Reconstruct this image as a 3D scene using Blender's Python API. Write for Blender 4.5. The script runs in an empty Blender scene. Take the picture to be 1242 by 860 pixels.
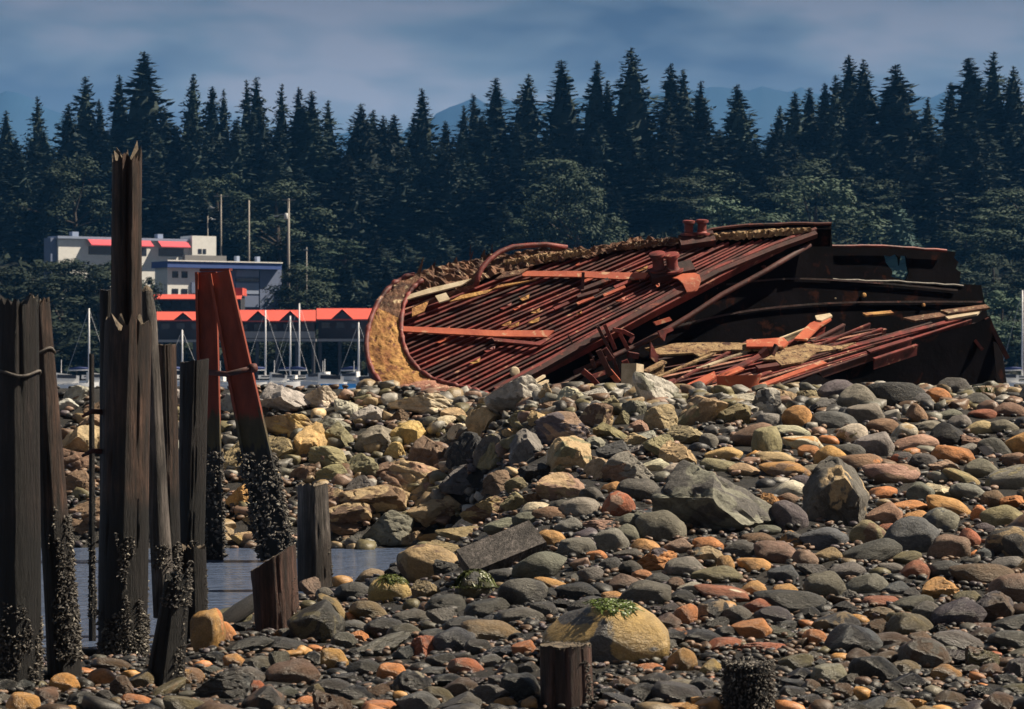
import bpy, bmesh, math, random
import numpy as np
from mathutils import Vector, Matrix, noise

random.seed(7)
R = math.radians
SC = bpy.context.scene
COL = SC.collection
F = 3522.0          # focal length in photo pixels (photo 1242 x 860)
H = 2.5             # camera height above the water, metres
HY = 445.0          # photo row of the horizon


def P(px, py, D):
    """point at distance D (metres along +Y) seen at photo pixel px, py"""
    return Vector(((px - 621.0) * D / F, D, H - (py - HY) * D / F))


# ------------------------------------------------------------------ linking
ORIGIN = {}


def link(o, parent=None):
    COL.objects.link(o)
    if parent is not None:
        o.parent = parent
    return o


def tag(o, label=None, cat=None, group=None, kind=None):
    if label:
        o["label"] = label
    if cat:
        o["category"] = cat
    if group:
        o["group"] = group
    if kind:
        o["kind"] = kind
    return o


def empty(name, loc, label=None, cat=None, group=None):
    o = bpy.data.objects.new(name, None)
    o.empty_display_size = 0.2
    o.location = loc
    link(o)
    ORIGIN[o.name] = Vector(loc)
    return tag(o, label, cat, group)


class MB:
    """collects world-space shapes and links them as one mesh object"""

    def __init__(self):
        self.v, self.f, self.c = [], [], []
        self.col = (1, 1, 1)

    def add(self, vs, fs, col=None):
        n = len(self.v)
        self.v += [Vector(a) for a in vs]
        self.f += [tuple(i + n for i in f) for f in fs]
        self.c += [col or self.col] * len(vs)
        return self

    def box(self, lo, hi):
        x0, y0, z0 = lo
        x1, y1, z1 = hi
        return self.add([(x0, y0, z0), (x1, y0, z0), (x1, y1, z0), (x0, y1, z0), (x0, y0, z1), (x1, y0, z1), (x1, y1, z1), (x0, y1, z1)],
                        [(3, 2, 1, 0), (4, 5, 6, 7), (0, 1, 5, 4), (1, 2, 6, 5), (2, 3, 7, 6), (3, 0, 4, 7)])

    def bar(self, a, b, w, h, up=(0, 0, 1), w2=None, h2=None):
        """box-section bar from a to b; h along up, w across"""
        a, b, up = Vector(a), Vector(b), Vector(up)
        d = (b - a).normalized()
        s = d.cross(up).normalized()
        u = s.cross(d).normalized()
        w2, h2 = w2 or w, h2 or h
        vs = []
        for p, ww, hh in ((a, w, h), (b, w2, h2)):
            for i, j in ((-1, -1), (1, -1), (1, 1), (-1, 1)):
                vs.append(p + s * i * ww / 2 + u * j * hh / 2)
        return self.add(vs, [(3, 2, 1, 0), (4, 5, 6, 7), (0, 1, 5, 4), (1, 2, 6, 5), (2, 3, 7, 6), (3, 0, 4, 7)])

    def tube(self, pts, rad, n=10, cap=True):
        pts = [Vector(p) for p in pts]
        if not isinstance(rad, (list, tuple)):
            rad = [rad] * len(pts)
        vs, fs = [], []
        ref = Vector((0.13, 0.31, 0.94))
        for i, p in enumerate(pts):
            d = (pts[min(i + 1, len(pts) - 1)] - pts[max(i - 1, 0)]).normalized()
            s = d.cross(ref)
            if s.length < 1e-3:
                s = d.cross(Vector((1, 0, 0)))
            s.normalize()
            u = s.cross(d)
            for k in range(n):
                t = 2 * math.pi * k / n
                vs.append(p + (s * math.cos(t) + u * math.sin(t)) * rad[i])
        for i in range(len(pts) - 1):
            for k in range(n):
                k2 = (k + 1) % n
                fs.append((i * n + k, i * n + k2, (i + 1) * n + k2, (i + 1) * n + k))
        if cap:
            fs.append(tuple(range(n - 1, -1, -1)))
            fs.append(tuple((len(pts) - 1) * n + k for k in range(n)))
        return self.add(vs, fs)

    def lathe(self, base, axis, prof, n=16):
        """prof: list of (height, radius) along axis"""
        base, axis = Vector(base), Vector(axis).normalized()
        return self.tube([base + axis * h for h, r in prof], [r for h, r in prof], n)

    def poly(self, pts, thick, nrm):
        """flat polygon (concave allowed) extruded by -nrm*thick"""
        pts = [Vector(p) for p in pts]
        nrm = Vector(nrm).normalized()
        n = len(pts)
        from mathutils.geometry import tessellate_polygon
        tris = tessellate_polygon([pts])
        vs = pts + [p - nrm * thick for p in pts]
        fs = []
        for t in tris:
            a, b, c = t
            g = (pts[b] - pts[a]).cross(pts[c] - pts[a])
            if g.dot(nrm) < 0:
                a, c = c, a
            fs.append((a, b, c))
            fs.append((c + n, b + n, a + n))
        for i in range(n):
            j = (i + 1) % n
            fs.append((i, j, j + n, i + n))
        return self.add(vs, fs)

    def grid(self, rows):
        """rows of equal-length point lists"""
        m = len(rows[0])
        vs = [p for r in rows for p in r]
        fs = [(i * m + j, i * m + j + 1, (i + 1) * m + j + 1, (i + 1) * m + j) for i in range(len(rows) - 1) for j in range(m - 1)]
        return self.add(vs, fs)

    def build(self, name, mat, parent=None, origin=None, smooth=False, colors=False, sharp=None):
        if parent is not None:
            o0 = ORIGIN[parent.name]
        else:
            o0 = Vector(origin) if origin is not None else Vector((0, 0, 0))
        me = bpy.data.meshes.new(name)
        me.from_pydata([tuple(v - o0) for v in self.v], [], self.f)
        if colors:
            ca = me.color_attributes.new("Col", "FLOAT_COLOR", "POINT")
            arr = np.ones((len(self.v), 4), dtype=np.float32)
            arr[:, :3] = np.array(self.c, dtype=np.float32)
            ca.data.foreach_set("color", arr.ravel())
        me.materials.append(mat)
        if smooth:
            me.polygons.foreach_set("use_smooth", [True] * len(me.polygons))
            if sharp:
                me.set_sharp_from_angle(angle=R(sharp))
        me.update()
        o = bpy.data.objects.new(name, me)
        if parent is None:
            o.location = o0
        link(o, parent)
        ORIGIN[o.name] = o0
        return o


# ------------------------------------------------------------------ materials
def new_mat(name):
    m = bpy.data.materials.new(name)
    m.use_nodes = True
    nt = m.node_tree
    nt.nodes.clear()
    out = nt.nodes.new("ShaderNodeOutputMaterial")
    b = nt.nodes.new("ShaderNodeBsdfPrincipled")
    nt.links.new(b.outputs[0], out.inputs[0])
    return m, nt, b


def N(nt, t, **kw):
    n = nt.nodes.new("ShaderNode" + t)
    for k, v in kw.items():
        setattr(n, k, v)
    return n


def noise_node(nt, vec, scale, detail=4, rough=0.55, dist=0.0):
    n = N(nt, "TexNoise")
    n.inputs["Scale"].default_value = scale
    n.inputs["Detail"].default_value = detail
    n.inputs["Roughness"].default_value = rough
    n.inputs["Distortion"].default_value = dist
    if vec is not None:
        nt.links.new(vec, n.inputs["Vector"])
    return n


def ramp(nt, fac, stops, interp="LINEAR"):
    r = N(nt, "ValToRGB")
    r.color_ramp.interpolation = interp
    el = r.color_ramp.elements
    while len(el) < len(stops):
        el.new(0.5)
    for e, (p, c) in zip(el, stops):
        e.position = p
        e.color = (c, c, c, 1) if isinstance(c, (int, float)) else (*c, 1)
    nt.links.new(fac, r.inputs[0])
    return r


def mix(nt, fac, a, b, blend="MIX"):
    m = N(nt, "MixRGB", blend_type=blend)
    for i, x in enumerate((fac, a, b)):
        if hasattr(x, "default_value") and hasattr(x, "is_linked"):
            nt.links.new(x, m.inputs[i])
        elif i == 0:
            m.inputs[0].default_value = x
        else:
            m.inputs[i].default_value = (*x, 1) if len(x) == 3 else x
    return m.outputs[0]


def bump(nt, b, height, strength, dist):
    n = N(nt, "Bump")
    n.inputs["Strength"].default_value = strength
    n.inputs["Distance"].default_value = dist
    nt.links.new(height, n.inputs["Height"])
    nt.links.new(n.outputs[0], b.inputs["Normal"])


def obj_vec(nt, scale=(1, 1, 1), kind="Object", random_shift=False):
    tc = N(nt, "TexCoord")
    mp = N(nt, "Mapping")
    mp.inputs["Scale"].default_value = scale
    nt.links.new(tc.outputs[kind], mp.inputs[0])
    if random_shift:
        oi = N(nt, "ObjectInfo")
        mu = N(nt, "Math", operation="MULTIPLY")
        mu.inputs[1].default_value = 57.0
        nt.links.new(oi.outputs["Random"], mu.inputs[0])
        cx = N(nt, "CombineXYZ")
        for i in range(3):
            nt.links.new(mu.outputs[0], cx.inputs[i])
        nt.links.new(cx.outputs[0], mp.inputs["Location"])
    return mp.outputs[0]


def noisy(name, c1, c2, scale=6, rough=0.7, c3=None, c3_at=0.62, detail=6, bs=0.5, bd=0.02, stretch=(1, 1, 1), metal=0.0, spec=0.5, shift=False):
    """two or three colours mixed by noise, with bump"""
    m, nt, b = new_mat(name)
    v = obj_vec(nt, stretch, random_shift=shift)
    n1 = noise_node(nt, v, scale, detail, 0.62)
    r1 = ramp(nt, n1.outputs[0], [(0.36, c1), (0.64, c2)])
    colr = r1.outputs[0]
    if c3:
        n2 = noise_node(nt, v, scale * 2.3, 5, 0.65, 0.6)
        r2 = ramp(nt, n2.outputs[0], [(c3_at - 0.03, 0.0), (c3_at + 0.05, 1.0)])
        colr = mix(nt, r2.outputs[0], colr, c3)
    nt.links.new(colr, b.inputs["Base Color"])
    b.inputs["Roughness"].default_value = rough
    b.inputs["Metallic"].default_value = metal
    b.inputs["Specular IOR Level"].default_value = spec
    n3 = noise_node(nt, v, scale * 4, 6, 0.7)
    bump(nt, b, n3.outputs[0], bs, bd)
    return m


def rock_mat(name, attr):
    """colour from the object (or from the Col attribute of the shingle), mottled, veined, speckled"""
    m, nt, b = new_mat(name)
    if attr:
        a = N(nt, "Attribute", attribute_name="Col")
        base, second, patch, wet = a.outputs["Color"], None, None, None
        v = obj_vec(nt)
        sc = 9.0
    else:
        oi = N(nt, "ObjectInfo")
        base = oi.outputs["Color"]
        a2 = N(nt, "Attribute", attribute_name="second_colour", attribute_type="OBJECT")
        a3 = N(nt, "Attribute", attribute_name="patch", attribute_type="OBJECT")
        second, patch, wet = a2.outputs["Color"], a3.outputs["Fac"], oi.outputs["Alpha"]
        v = obj_vec(nt, random_shift=True)
        sc = 2.2
    n1 = noise_node(nt, v, sc, 5, 0.6, 0.8)
    r1 = ramp(nt, n1.outputs[0], [(0.3, 0.55), (0.7, 1.35)])
    c = mix(nt, 1.0, base, r1.outputs[0], "MULTIPLY")
    if second is not None:
        n2 = noise_node(nt, v, 1.7, 4, 0.55, 0.5)
        mm = N(nt, "Math", operation="ADD")
        nt.links.new(n2.outputs[0], mm.inputs[0])
        nt.links.new(patch, mm.inputs[1])
        r2 = ramp(nt, mm.outputs[0], [(0.97, 0.0), (1.06, 1.0)])
        c = mix(nt, r2.outputs[0], c, second)
    # fine grain and pale veins / specks
    n3 = noise_node(nt, v, sc * 12, 6, 0.78)
    r3 = ramp(nt, n3.outputs[0], [(0.28, 0.5), (0.5, 1.0), (0.72, 1.5)])
    c = mix(nt, 0.8, c, r3.outputs[0], "MULTIPLY")
    n4 = noise_node(nt, v, sc * 1.4, 8, 0.55, 1.5)
    r4 = ramp(nt, n4.outputs[0], [(0.485, 0.0), (0.5, 1.0), (0.515, 0.0)])
    f4 = N(nt, "Math", operation="MULTIPLY")
    f4.inputs[1].default_value = 0.22
    nt.links.new(r4.outputs[0], f4.inputs[0])
    c = mix(nt, f4.outputs[0], c, (0.42, 0.39, 0.33))
    nt.links.new(c, b.inputs["Base Color"])
    if wet is not None:
        rr = N(nt, "MapRange")
        rr.inputs["To Min"].default_value = 0.82
        rr.inputs["To Max"].default_value = 0.27
        nt.links.new(wet, rr.inputs[0])
        nt.links.new(rr.outputs[0], b.inputs["Roughness"])
    else:
        b.inputs["Roughness"].default_value = 0.48
    n5 = noise_node(nt, v, sc * 5, 8, 0.7)
    bump(nt, b, n5.outputs[0], 0.6 if not attr else 0.35, 0.09 if not attr else 0.02)
    return m


def attr_mat(name, rough=0.6, bs=0.4):
    m, nt, b = new_mat(name)
    a = N(nt, "Attribute", attribute_name="Col")
    n = noise_node(nt, obj_vec(nt), 30, 4, 0.6)
    r = ramp(nt, n.outputs[0], [(0.3, 0.6), (0.7, 1.3)])
    nt.links.new(mix(nt, 1.0, a.outputs["Color"], r.outputs[0], "MULTIPLY"), b.inputs["Base Color"])
    b.inputs["Roughness"].default_value = rough
    bump(nt, b, n.outputs[0], bs, 0.01)
    return m


def wood_mat(name, top, low, z_tide, streak=(9, 9, 0.7), rough=0.6):
    """creosoted piling: vertical grain, weathered above the tide mark (a stain at height z_tide), black below"""
    m, nt, b = new_mat(name)
    v = obj_vec(nt, streak)
    n1 = noise_node(nt, v, 2.2, 8, 0.7, 0.4)
    ct = ramp(nt, n1.outputs[0], [(0.34, low), (0.5, top), (0.62, tuple(min(1, x * 2.2) for x in top)), (0.74, tuple(min(1, x * 2.9) for x in top))]).outputs[0]
    cl = ramp(nt, n1.outputs[0], [(0.36, tuple(x * 0.55 for x in low)), (0.68, tuple(x * 1.7 for x in low))]).outputs[0]
    geo = N(nt, "NewGeometry")
    sp = N(nt, "SeparateXYZ")
    nt.links.new(geo.outputs["Position"], sp.inputs[0])
    n2 = noise_node(nt, obj_vec(nt, (3, 3, 1)), 2.0, 4, 0.6)
    ad = N(nt, "MULTIPLY_ADD" if False else "Math", operation="MULTIPLY_ADD")
    ad.inputs[1].default_value = 0.6
    nt.links.new(n2.outputs[0], ad.inputs[0])
    nt.links.new(sp.outputs[2], ad.inputs[2])
    mr = N(nt, "MapRange")
    mr.inputs["From Min"].default_value = z_tide + 0.25
    mr.inputs["From Max"].default_value = z_tide + 0.42
    nt.links.new(ad.outputs[0], mr.inputs[0])
    n4 = noise_node(nt, obj_vec(nt, (2.2, 2.2, 1.1)), 1.6, 5, 0.6, 0.5)
    r4 = ramp(nt, n4.outputs[0], [(0.34, 0.45), (0.52, 1.0), (0.68, 1.7)])
    nt.links.new(mix(nt, 1.0, mix(nt, mr.outputs[0], cl, ct), r4.outputs[0], "MULTIPLY"), b.inputs["Base Color"])
    b.inputs["Roughness"].default_value = rough
    n3 = noise_node(nt, v, 5, 8, 0.75)
    bump(nt, b, n3.outputs[0], 1.0, 0.06)
    return m


M = {}
M["rock"] = rock_mat("beach_rock", False)
M["shingle"] = rock_mat("shingle_stone", True)
M["crust"] = attr_mat("barnacle_shell", 0.75)
M["leafcol"] = attr_mat("weed_blade", 0.5)
M["wood"] = wood_mat("piling_wood", (0.050, 0.028, 0.020), (0.010, 0.008, 0.008), 1.35)
M["wood_dark"] = wood_mat("tarred_wood", (0.013, 0.009, 0.0085), (0.006, 0.0055, 0.006), 1.3)
M["wood_brown"] = wood_mat("brown_wood", (0.085, 0.045, 0.035), (0.02, 0.014, 0.013), -2.0)
M["wood_grey"] = wood_mat("weathered_wood", (0.095, 0.082, 0.076), (0.032, 0.024, 0.021), 0.55)
M["endgrain"] = noisy("end_grain", (0.035, 0.028, 0.022), (0.17, 0.13, 0.09), 14, 0.8)
M["wire"] = noisy("old_wire", (0.05, 0.04, 0.035), (0.16, 0.14, 0.12), 20, 0.5)
M["r_dark"] = noisy("rust_dark", (0.022, 0.010, 0.010), (0.10, 0.026, 0.022), 2.2, 0.7, (0.22, 0.055, 0.035), 0.63)
M["r_red"] = noisy("rust_red", (0.050, 0.012, 0.012), (0.25, 0.042, 0.034), 2.8, 0.62, (0.46, 0.25, 0.16), 0.64)
M["r_bright"] = noisy("rust_bright", (0.36, 0.075, 0.04), (0.52, 0.13, 0.065), 2.0, 0.6, (0.55, 0.33, 0.20), 0.6)
M["r_tan"] = noisy("rust_scale", (0.30, 0.12, 0.045), (0.60, 0.34, 0.11), 3.5, 0.85, (0.17, 0.06, 0.035), 0.58, bs=1.0, bd=0.05)
M["r_scale"] = noisy("flaking_scale", (0.22, 0.12, 0.06), (0.46, 0.32, 0.17), 4.5, 0.85, (0.07, 0.03, 0.022), 0.57, bs=1.0, bd=0.05)
M["r_pink"] = noisy("pale_rust", (0.16, 0.055, 0.04), (0.46, 0.22, 0.15), 5.0, 0.75, (0.58, 0.42, 0.30), 0.6, bs=.8, bd=.03)
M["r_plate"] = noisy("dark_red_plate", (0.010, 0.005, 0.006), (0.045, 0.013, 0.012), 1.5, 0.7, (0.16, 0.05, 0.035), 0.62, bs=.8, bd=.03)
M["r_mix"] = noisy("rotten_deck", (0.05, 0.022, 0.018), (0.24, 0.12, 0.07), 4.0, 0.85, (0.55, 0.42, 0.26), 0.6, bs=1.0, bd=0.05)
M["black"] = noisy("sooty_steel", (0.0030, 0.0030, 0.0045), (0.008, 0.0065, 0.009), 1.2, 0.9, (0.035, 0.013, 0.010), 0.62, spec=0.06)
M["pale"] = noisy("pale_plank", (0.40, 0.31, 0.2), (0.62, 0.52, 0.38), 4, 0.8)
# ------------------------------------------------------------------ camera, light, sky
cam = bpy.data.cameras.new("camera")
co = bpy.data.objects.new("camera", cam)
link(co)
co.location = (0, 0, H)
co.rotation_euler = (R(90), 0, 0)
cam.sensor_width = 36.0
cam.lens = 36.0 * F / 1242.0
cam.shift_y = (HY - 430.0) / 1242.0
cam.clip_start = 0.5
cam.clip_end = 30000
cam.dof.use_dof = True
cam.dof.focus_distance = 33.0
cam.dof.aperture_fstop = 7.0
SC.camera = co

SUN_EL, SUN_AZ = 49.0, 84.0     # azimuth from the view direction (+Y) towards +X
sd = Vector((math.sin(R(SUN_AZ)) * math.cos(R(SUN_EL)), math.cos(R(SUN_AZ)) * math.cos(R(SUN_EL)), math.sin(R(SUN_EL))))
sl = bpy.data.lights.new("sun", "SUN")
sl.energy = 5.0
sl.angle = R(0.5)
sl.color = (1.0, 0.87, 0.68)
so = bpy.data.objects.new("sun", sl)
link(so)
so.rotation_euler = (-sd).to_track_quat("-Z", "Y").to_euler()
so.location = (60, 10, 80)

W = bpy.data.worlds.new("World")
SC.world = W
W.use_nodes = True
nt = W.node_tree
nt.nodes.clear()
wo = N(nt, "OutputWorld")
bg = N(nt, "Background")
nt.links.new(bg.outputs[0], wo.inputs[0])
sky = N(nt, "TexSky", sky_type="NISHITA")
sky.sun_disc = False
sky.sun_elevation = R(SUN_EL)
sky.sun_rotation = R(SUN_AZ)
sky.air_density = 1.2
sky.dust_density = 0.6
tc = N(nt, "TexCoord")
mp = N(nt, "Mapping")
mp.inputs["Scale"].default_value = (6.0, 6.0, 19.0)
nt.links.new(tc.outputs["Generated"], mp.inputs[0])
cn = noise_node(nt, mp.outputs[0], 1.0, 4, 0.5, 0.3)
cr = ramp(nt, cn.outputs[0], [(0.30, 0.75), (0.66, 1.0)])
cn2 = noise_node(nt, mp.outputs[0], 2.1, 3, 0.5, 0.2)
cc = ramp(nt, cn2.outputs[0], [(0.36, (1.9, 2.1, 2.7)), (0.50, (4.1, 4.5, 4.9)), (0.64, (7.2, 6.6, 6.8))])
sz_ = N(nt, "SeparateXYZ")
nt.links.new(tc.outputs["Generated"], sz_.inputs[0])
# the cloud deck is bright towards the horizon and dark overhead
cz = ramp(nt, sz_.outputs[2], [(0.0, 1.3), (0.05, 1.2), (0.085, 0.8), (0.125, 0.42), (0.35, 0.34), (1.0, 0.22)])
nt.links.new(mix(nt, 1.0, mix(nt, cr.outputs[0], sky.outputs[0], cc.outputs[0]), cz.outputs[0], "MULTIPLY"), bg.inputs[0])
bg.inputs[1].default_value = 0.05

SC.render.engine = "CYCLES"
SC.view_settings.view_transform = "Standard"
SC.view_settings.look = "None"
SC.view_settings.exposure = 0.8
SC.view_settings.gamma = 1.0
SC.view_settings.use_curve_mapping = False
SC.cycles.max_bounces = 6
SC.cycles.volume_bounces = 0
SC.cycles.use_denoising = True

# ------------------------------------------------------------------ near terrain
def sstep(a, b, x):
    t = min(1.0, max(0.0, (x - a) / (b - a)))
    return t * t * (3 - 2 * t)


def lerp(pts, x):
    if x <= pts[0][0]:
        return pts[0][1]
    for (a, u), (b, v) in zip(pts, pts[1:]):
        if x <= b:
            return u + (v - u) * (x - a) / (b - a)
    return pts[-1][1]


INLET = [(-60, 24.6), (-3.75, 24.9), (-2.86, 31.3), (-2.25, 34.2), (-1.85, 35.0), (-1.30, 36.3), (-1.34, 39.7), (-60, 40.1)]


def inlet_d(x, y):
    inside = False
    best = 1e9
    n = len(INLET)
    for i in range(n):
        x0, y0 = INLET[i]
        x1, y1 = INLET[(i + 1) % n]
        if (y0 > y) != (y1 > y) and x < (x1 - x0) * (y - y0) / (y1 - y0) + x0:
            inside = not inside
        dx, dy = x1 - x0, y1 - y0
        t = max(0, min(1, ((x - x0) * dx + (y - y0) * dy) / (dx * dx + dy * dy)))
        best = min(best, math.hypot(x - x0 - t * dx, y - y0 - t * dy))
    return -best if inside else best


BEACH = [(5, -0.6), (14, -0.25), (18, 0.0), (20, 0.143), (42.5, 2.12), (44, 2.05), (46, 1.75), (53, 1.7), (60, -0.8), (75, -2)]
RIPRAP = [(39.9, -0.1), (41.0, 0.55), (43, 1.35), (45.0, 2.15), (46.2, 2.15), (49.5, -0.6), (75, -2)]


def ground(x, y):
    d = inlet_d(x, y)
    if d < 0:
        return -0.05 - 0.4 * min(1.0, -d / 1.2)
    zb = lerp(BEACH, y)
    if y < 40.5:
        zl = lerp([(5, -0.6), (18, 0.0), (21, 0.10), (24, 0.12), (60, 0.5)], y)
        z = zl + (zb - zl) * sstep(-1.7, 0.8, x)
        s = sstep(0, 1.6, d)
        return -0.05 * (1 - s) + z * s
    zr = lerp(RIPRAP, y)
    back = sstep(-3.4, -2.6, x)
    if y > 45.2:
        zr = zr * (1 - back) + zb * back
    w = sstep(-1.6, 0.6, x)
    z = zr * (1 - w) + zb * w
    s = sstep(0, 0.5, d)
    return -0.05 * (1 - s) + z * s


xs = list(np.concatenate([np.linspace(-45, -9, 25)[:-1], np.linspace(-9, 10, 128), np.linspace(10, 45, 25)[1:]]))
ys = list(np.concatenate([np.linspace(5, 19, 16)[:-1], np.linspace(19, 50, 220), np.linspace(50, 75, 26)[1:]]))
rows = []
for y in ys:
    rows.append([Vector((x, y, ground(x, y) + 0.05 * noise.noise(Vector((x * 2.5, y * 2.5, 3))) + 0.02 * noise.noise(Vector((x * 9, y * 9, 5))))) for x in xs])
M["gravel"] = noisy("wet_gravel", (0.008, 0.008, 0.008), (0.035, 0.030, 0.026), 14, 0.6, (0.09, 0.065, 0.045), 0.66, bs=1.0, bd=0.06)
g = MB().grid(rows).build("beach_ground", M["gravel"], smooth=True)
tag(g, "dark wet gravel beach under the rocks", "beach", kind="structure")

# water: one sheet for the inlet and the harbour, out to the mountains
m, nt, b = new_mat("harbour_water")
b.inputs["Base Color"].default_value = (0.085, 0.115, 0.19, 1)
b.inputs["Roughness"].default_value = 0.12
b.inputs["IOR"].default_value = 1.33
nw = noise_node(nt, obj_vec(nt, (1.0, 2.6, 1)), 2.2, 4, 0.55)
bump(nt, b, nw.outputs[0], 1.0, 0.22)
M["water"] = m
wv, wf = [], []
ysw = [-380, 15, 60, 250, 1000, 9300]
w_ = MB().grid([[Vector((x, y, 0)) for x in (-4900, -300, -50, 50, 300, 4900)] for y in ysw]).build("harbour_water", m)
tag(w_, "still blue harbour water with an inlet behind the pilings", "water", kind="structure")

# far shore
FAR = [(400, -2), (418, -0.3), (432, 1.5), (480, 6), (520, 12), (560, 18), (600, 27), (650, 35), (700, 41), (800, 50), (1000, 40), (1200, -3)]


def far_z(x, y):
    return lerp(FAR, y + 6 * math.sin(x * 0.021)) * (1 if y < 430 else (1 + 0.05 * math.sin(x * 0.03)))


M["hill"] = noisy("undergrowth", (0.004, 0.008, 0.007), (0.012, 0.018, 0.012), 0.3, 0.9, (0.02, 0.02, 0.014), 0.70, bs=1.0, bd=1.2)
rows = [[Vector((x, y, far_z(x, y) * (1 - 0.0 * x) + 0.8 * noise.noise(Vector((x * 0.08, y * 0.08, 1))))) for x in np.linspace(-900, 900, 121)] for y in list(np.linspace(400, 720, 50)) + [760, 820, 900, 1000, 1100, 1200]]
g = MB().grid(rows).build("far_hillside", M["hill"], smooth=True)
tag(g, "dark wooded hillside across the harbour", "hillside", kind="structure")

# blue mountains
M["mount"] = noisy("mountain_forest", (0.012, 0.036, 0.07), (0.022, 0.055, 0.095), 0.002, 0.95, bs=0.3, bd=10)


def ridge(name, D, prof, label, depth):
    rows = []
    pxs = np.linspace(prof[0][0], prof[-1][0], 140)
    for t in (0.0, 0.35, 0.7, 1.0, 1.4):
        row = []
        for px in pxs:
            top = P(px, lerp(prof, px), D)
            k = 1 - abs(t - 1)
            z = -1 + (top.z + 1) * k ** 0.8 + (25 * noise.noise(Vector((px * 0.05, t * 3, D))) if 0 < t else 0) + 12 * noise.noise(Vector((px * 0.17, t * 3, D)))
            if t == 0:
                z = -1.5
            row.append(Vector((top.x, D - depth * (1 - t), z)))
        rows.append(row)
    tag(MB().grid(rows).build(name, M["mount"], smooth=True), label, "mountain", kind="structure")


ridge("mountain", 7600, [(-500, 200), (-120, 150), (0, 114), (18, 110), (45, 122), (120, 165), (300, 190), (380, 165), (430, 158), (470, 172), (530, 142), (556, 126), (580, 119), (604, 122), (640, 125), (700, 120), (760, 122), (840, 106), (900, 107), (980, 111), (1060, 116), (1150, 114), (1240, 128), (1500, 150), (1700, 210)],
      "long blue mountain range fading into haze beyond the treetops", 900)

# haze: even air round everything
hz = MB().box((-4950, -390, -3.5), (4950, 9350, 830)).build("haze", None or M["mount"])
m = bpy.data.materials.new("thin_blue_air")
m.use_nodes = True
nt = m.node_tree
nt.nodes.clear()
out = N(nt, "OutputMaterial")
pv = N(nt, "VolumePrincipled")
pv.inputs["Color"].default_value = (0.10, 0.40, 1.0, 1)
pv.inputs["Density"].default_value = 0.00007
pv.inputs["Anisotropy"].default_value = 0.0
nt.links.new(pv.outputs[0], out.inputs["Volume"])
hz.data.materials.clear()
hz.data.materials.append(m)
tag(hz, "thin blue haze over the harbour and hills", "haze", kind="stuff")
# ------------------------------------------------------------------ rocks
PAL = {
    "pale grey": (0.47, 0.44, 0.39), "grey": (0.26, 0.24, 0.21), "dark grey": (0.10, 0.094, 0.090), "black": (0.030, 0.030, 0.034),
    "blue-grey": (0.135, 0.148, 0.16), "green-grey": (0.215, 0.205, 0.165), "tan": (0.47, 0.34, 0.19), "yellow": (0.56, 0.39, 0.16),
    "ochre": (0.50, 0.27, 0.095), "orange": (0.53, 0.22, 0.085), "rust-red": (0.32, 0.11, 0.06), "brown": (0.22, 0.135, 0.085),
    "pinkish brown": (0.36, 0.225, 0.16), "cream": (0.62, 0.55, 0.41), "purple-grey": (0.135, 0.11, 0.125), "olive": (0.28, 0.24, 0.13),
}


def normalise(me):
    n = len(me.vertices)
    a = np.empty(n * 3, dtype=np.float32)
    me.vertices.foreach_get("co", a)
    a = a.reshape(-1, 3)
    lo, hi = a.min(0), a.max(0)
    a = (a - (lo + hi) / 2) / (hi - lo)
    me.vertices.foreach_set("co", a.ravel())
    me.update()
    return a


def ico(sub):
    bm = bmesh.new()
    bmesh.ops.create_icosphere(bm, subdivisions=sub, radius=1.0)
    return bm


def rvec(rg):
    while True:
        v = Vector((rg.uniform(-1, 1), rg.uniform(-1, 1), rg.uniform(-1, 1)))
        if 0.1 < v.length < 1:
            return v.normalized()


def cobble_mesh(seed, sub=4):
    rg = random.Random(seed)
    bm = ico(sub)
    off = Vector((seed * 7.1, seed * 3.3, seed * 1.7))
    planes = [(rvec(rg), rg.uniform(0.62, 0.85)) for _ in range(rg.randint(3, 7))]
    for v in bm.verts:
        p = v.co.normalized()
        q = p * (1 + 0.20 * noise.noise(p * 1.1 + off) + 0.05 * noise.noise(p * 2.7 + off))
        for n, d in planes:
            e = q.dot(n) - d
            if e > 0:
                q -= n * (e * 0.82)
        q *= 1 + 0.012 * noise.noise(p * 8 + off) + 0.006 * noise.noise(p * 19 + off)
        v.co = q
    me = bpy.data.meshes.new("cobble")
    bm.to_mesh(me)
    bm.free()
    me.polygons.foreach_set("use_smooth", [True] * len(me.polygons))
    normalise(me)
    return me


def boulder_mesh(seed, sub=5):
    rg = random.Random(seed * 13 + 5)
    bm = ico(sub)
    off = Vector((seed * 5.1, seed * 2.3, seed * 9.7))
    planes = [(rvec(rg), rg.uniform(0.50, 0.80)) for _ in range(rg.randint(9, 14))]
    for v in bm.verts:
        p = v.co.normalized()
        q = p * 1.15
        for n, d in planes:
            e = q.dot(n) - d
            if e > 0:
                q -= n * (e * 0.985)
        rid = abs(noise.noise(q * 2.1 + off))
        q += p * (0.05 * noise.noise(q * 1.6 + off) - 0.075 * max(0, 0.16 - rid) / 0.16 + 0.035 * noise.noise(q * 4.5 + off) + 0.018 * noise.noise(q * 11 + off))
        v.co = q
    me = bpy.data.meshes.new("boulder")
    bm.to_mesh(me)
    bm.free()
    me.polygons.foreach_set("use_smooth", [True] * len(me.polygons))
    me.set_sharp_from_angle(angle=R(38))
    normalise(me)
    return me


COB = [cobble_mesh(i) for i in range(16)]
BOU = [boulder_mesh(i) for i in range(16)]
for me in COB + BOU:
    me.materials.append(M["rock"])

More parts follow.
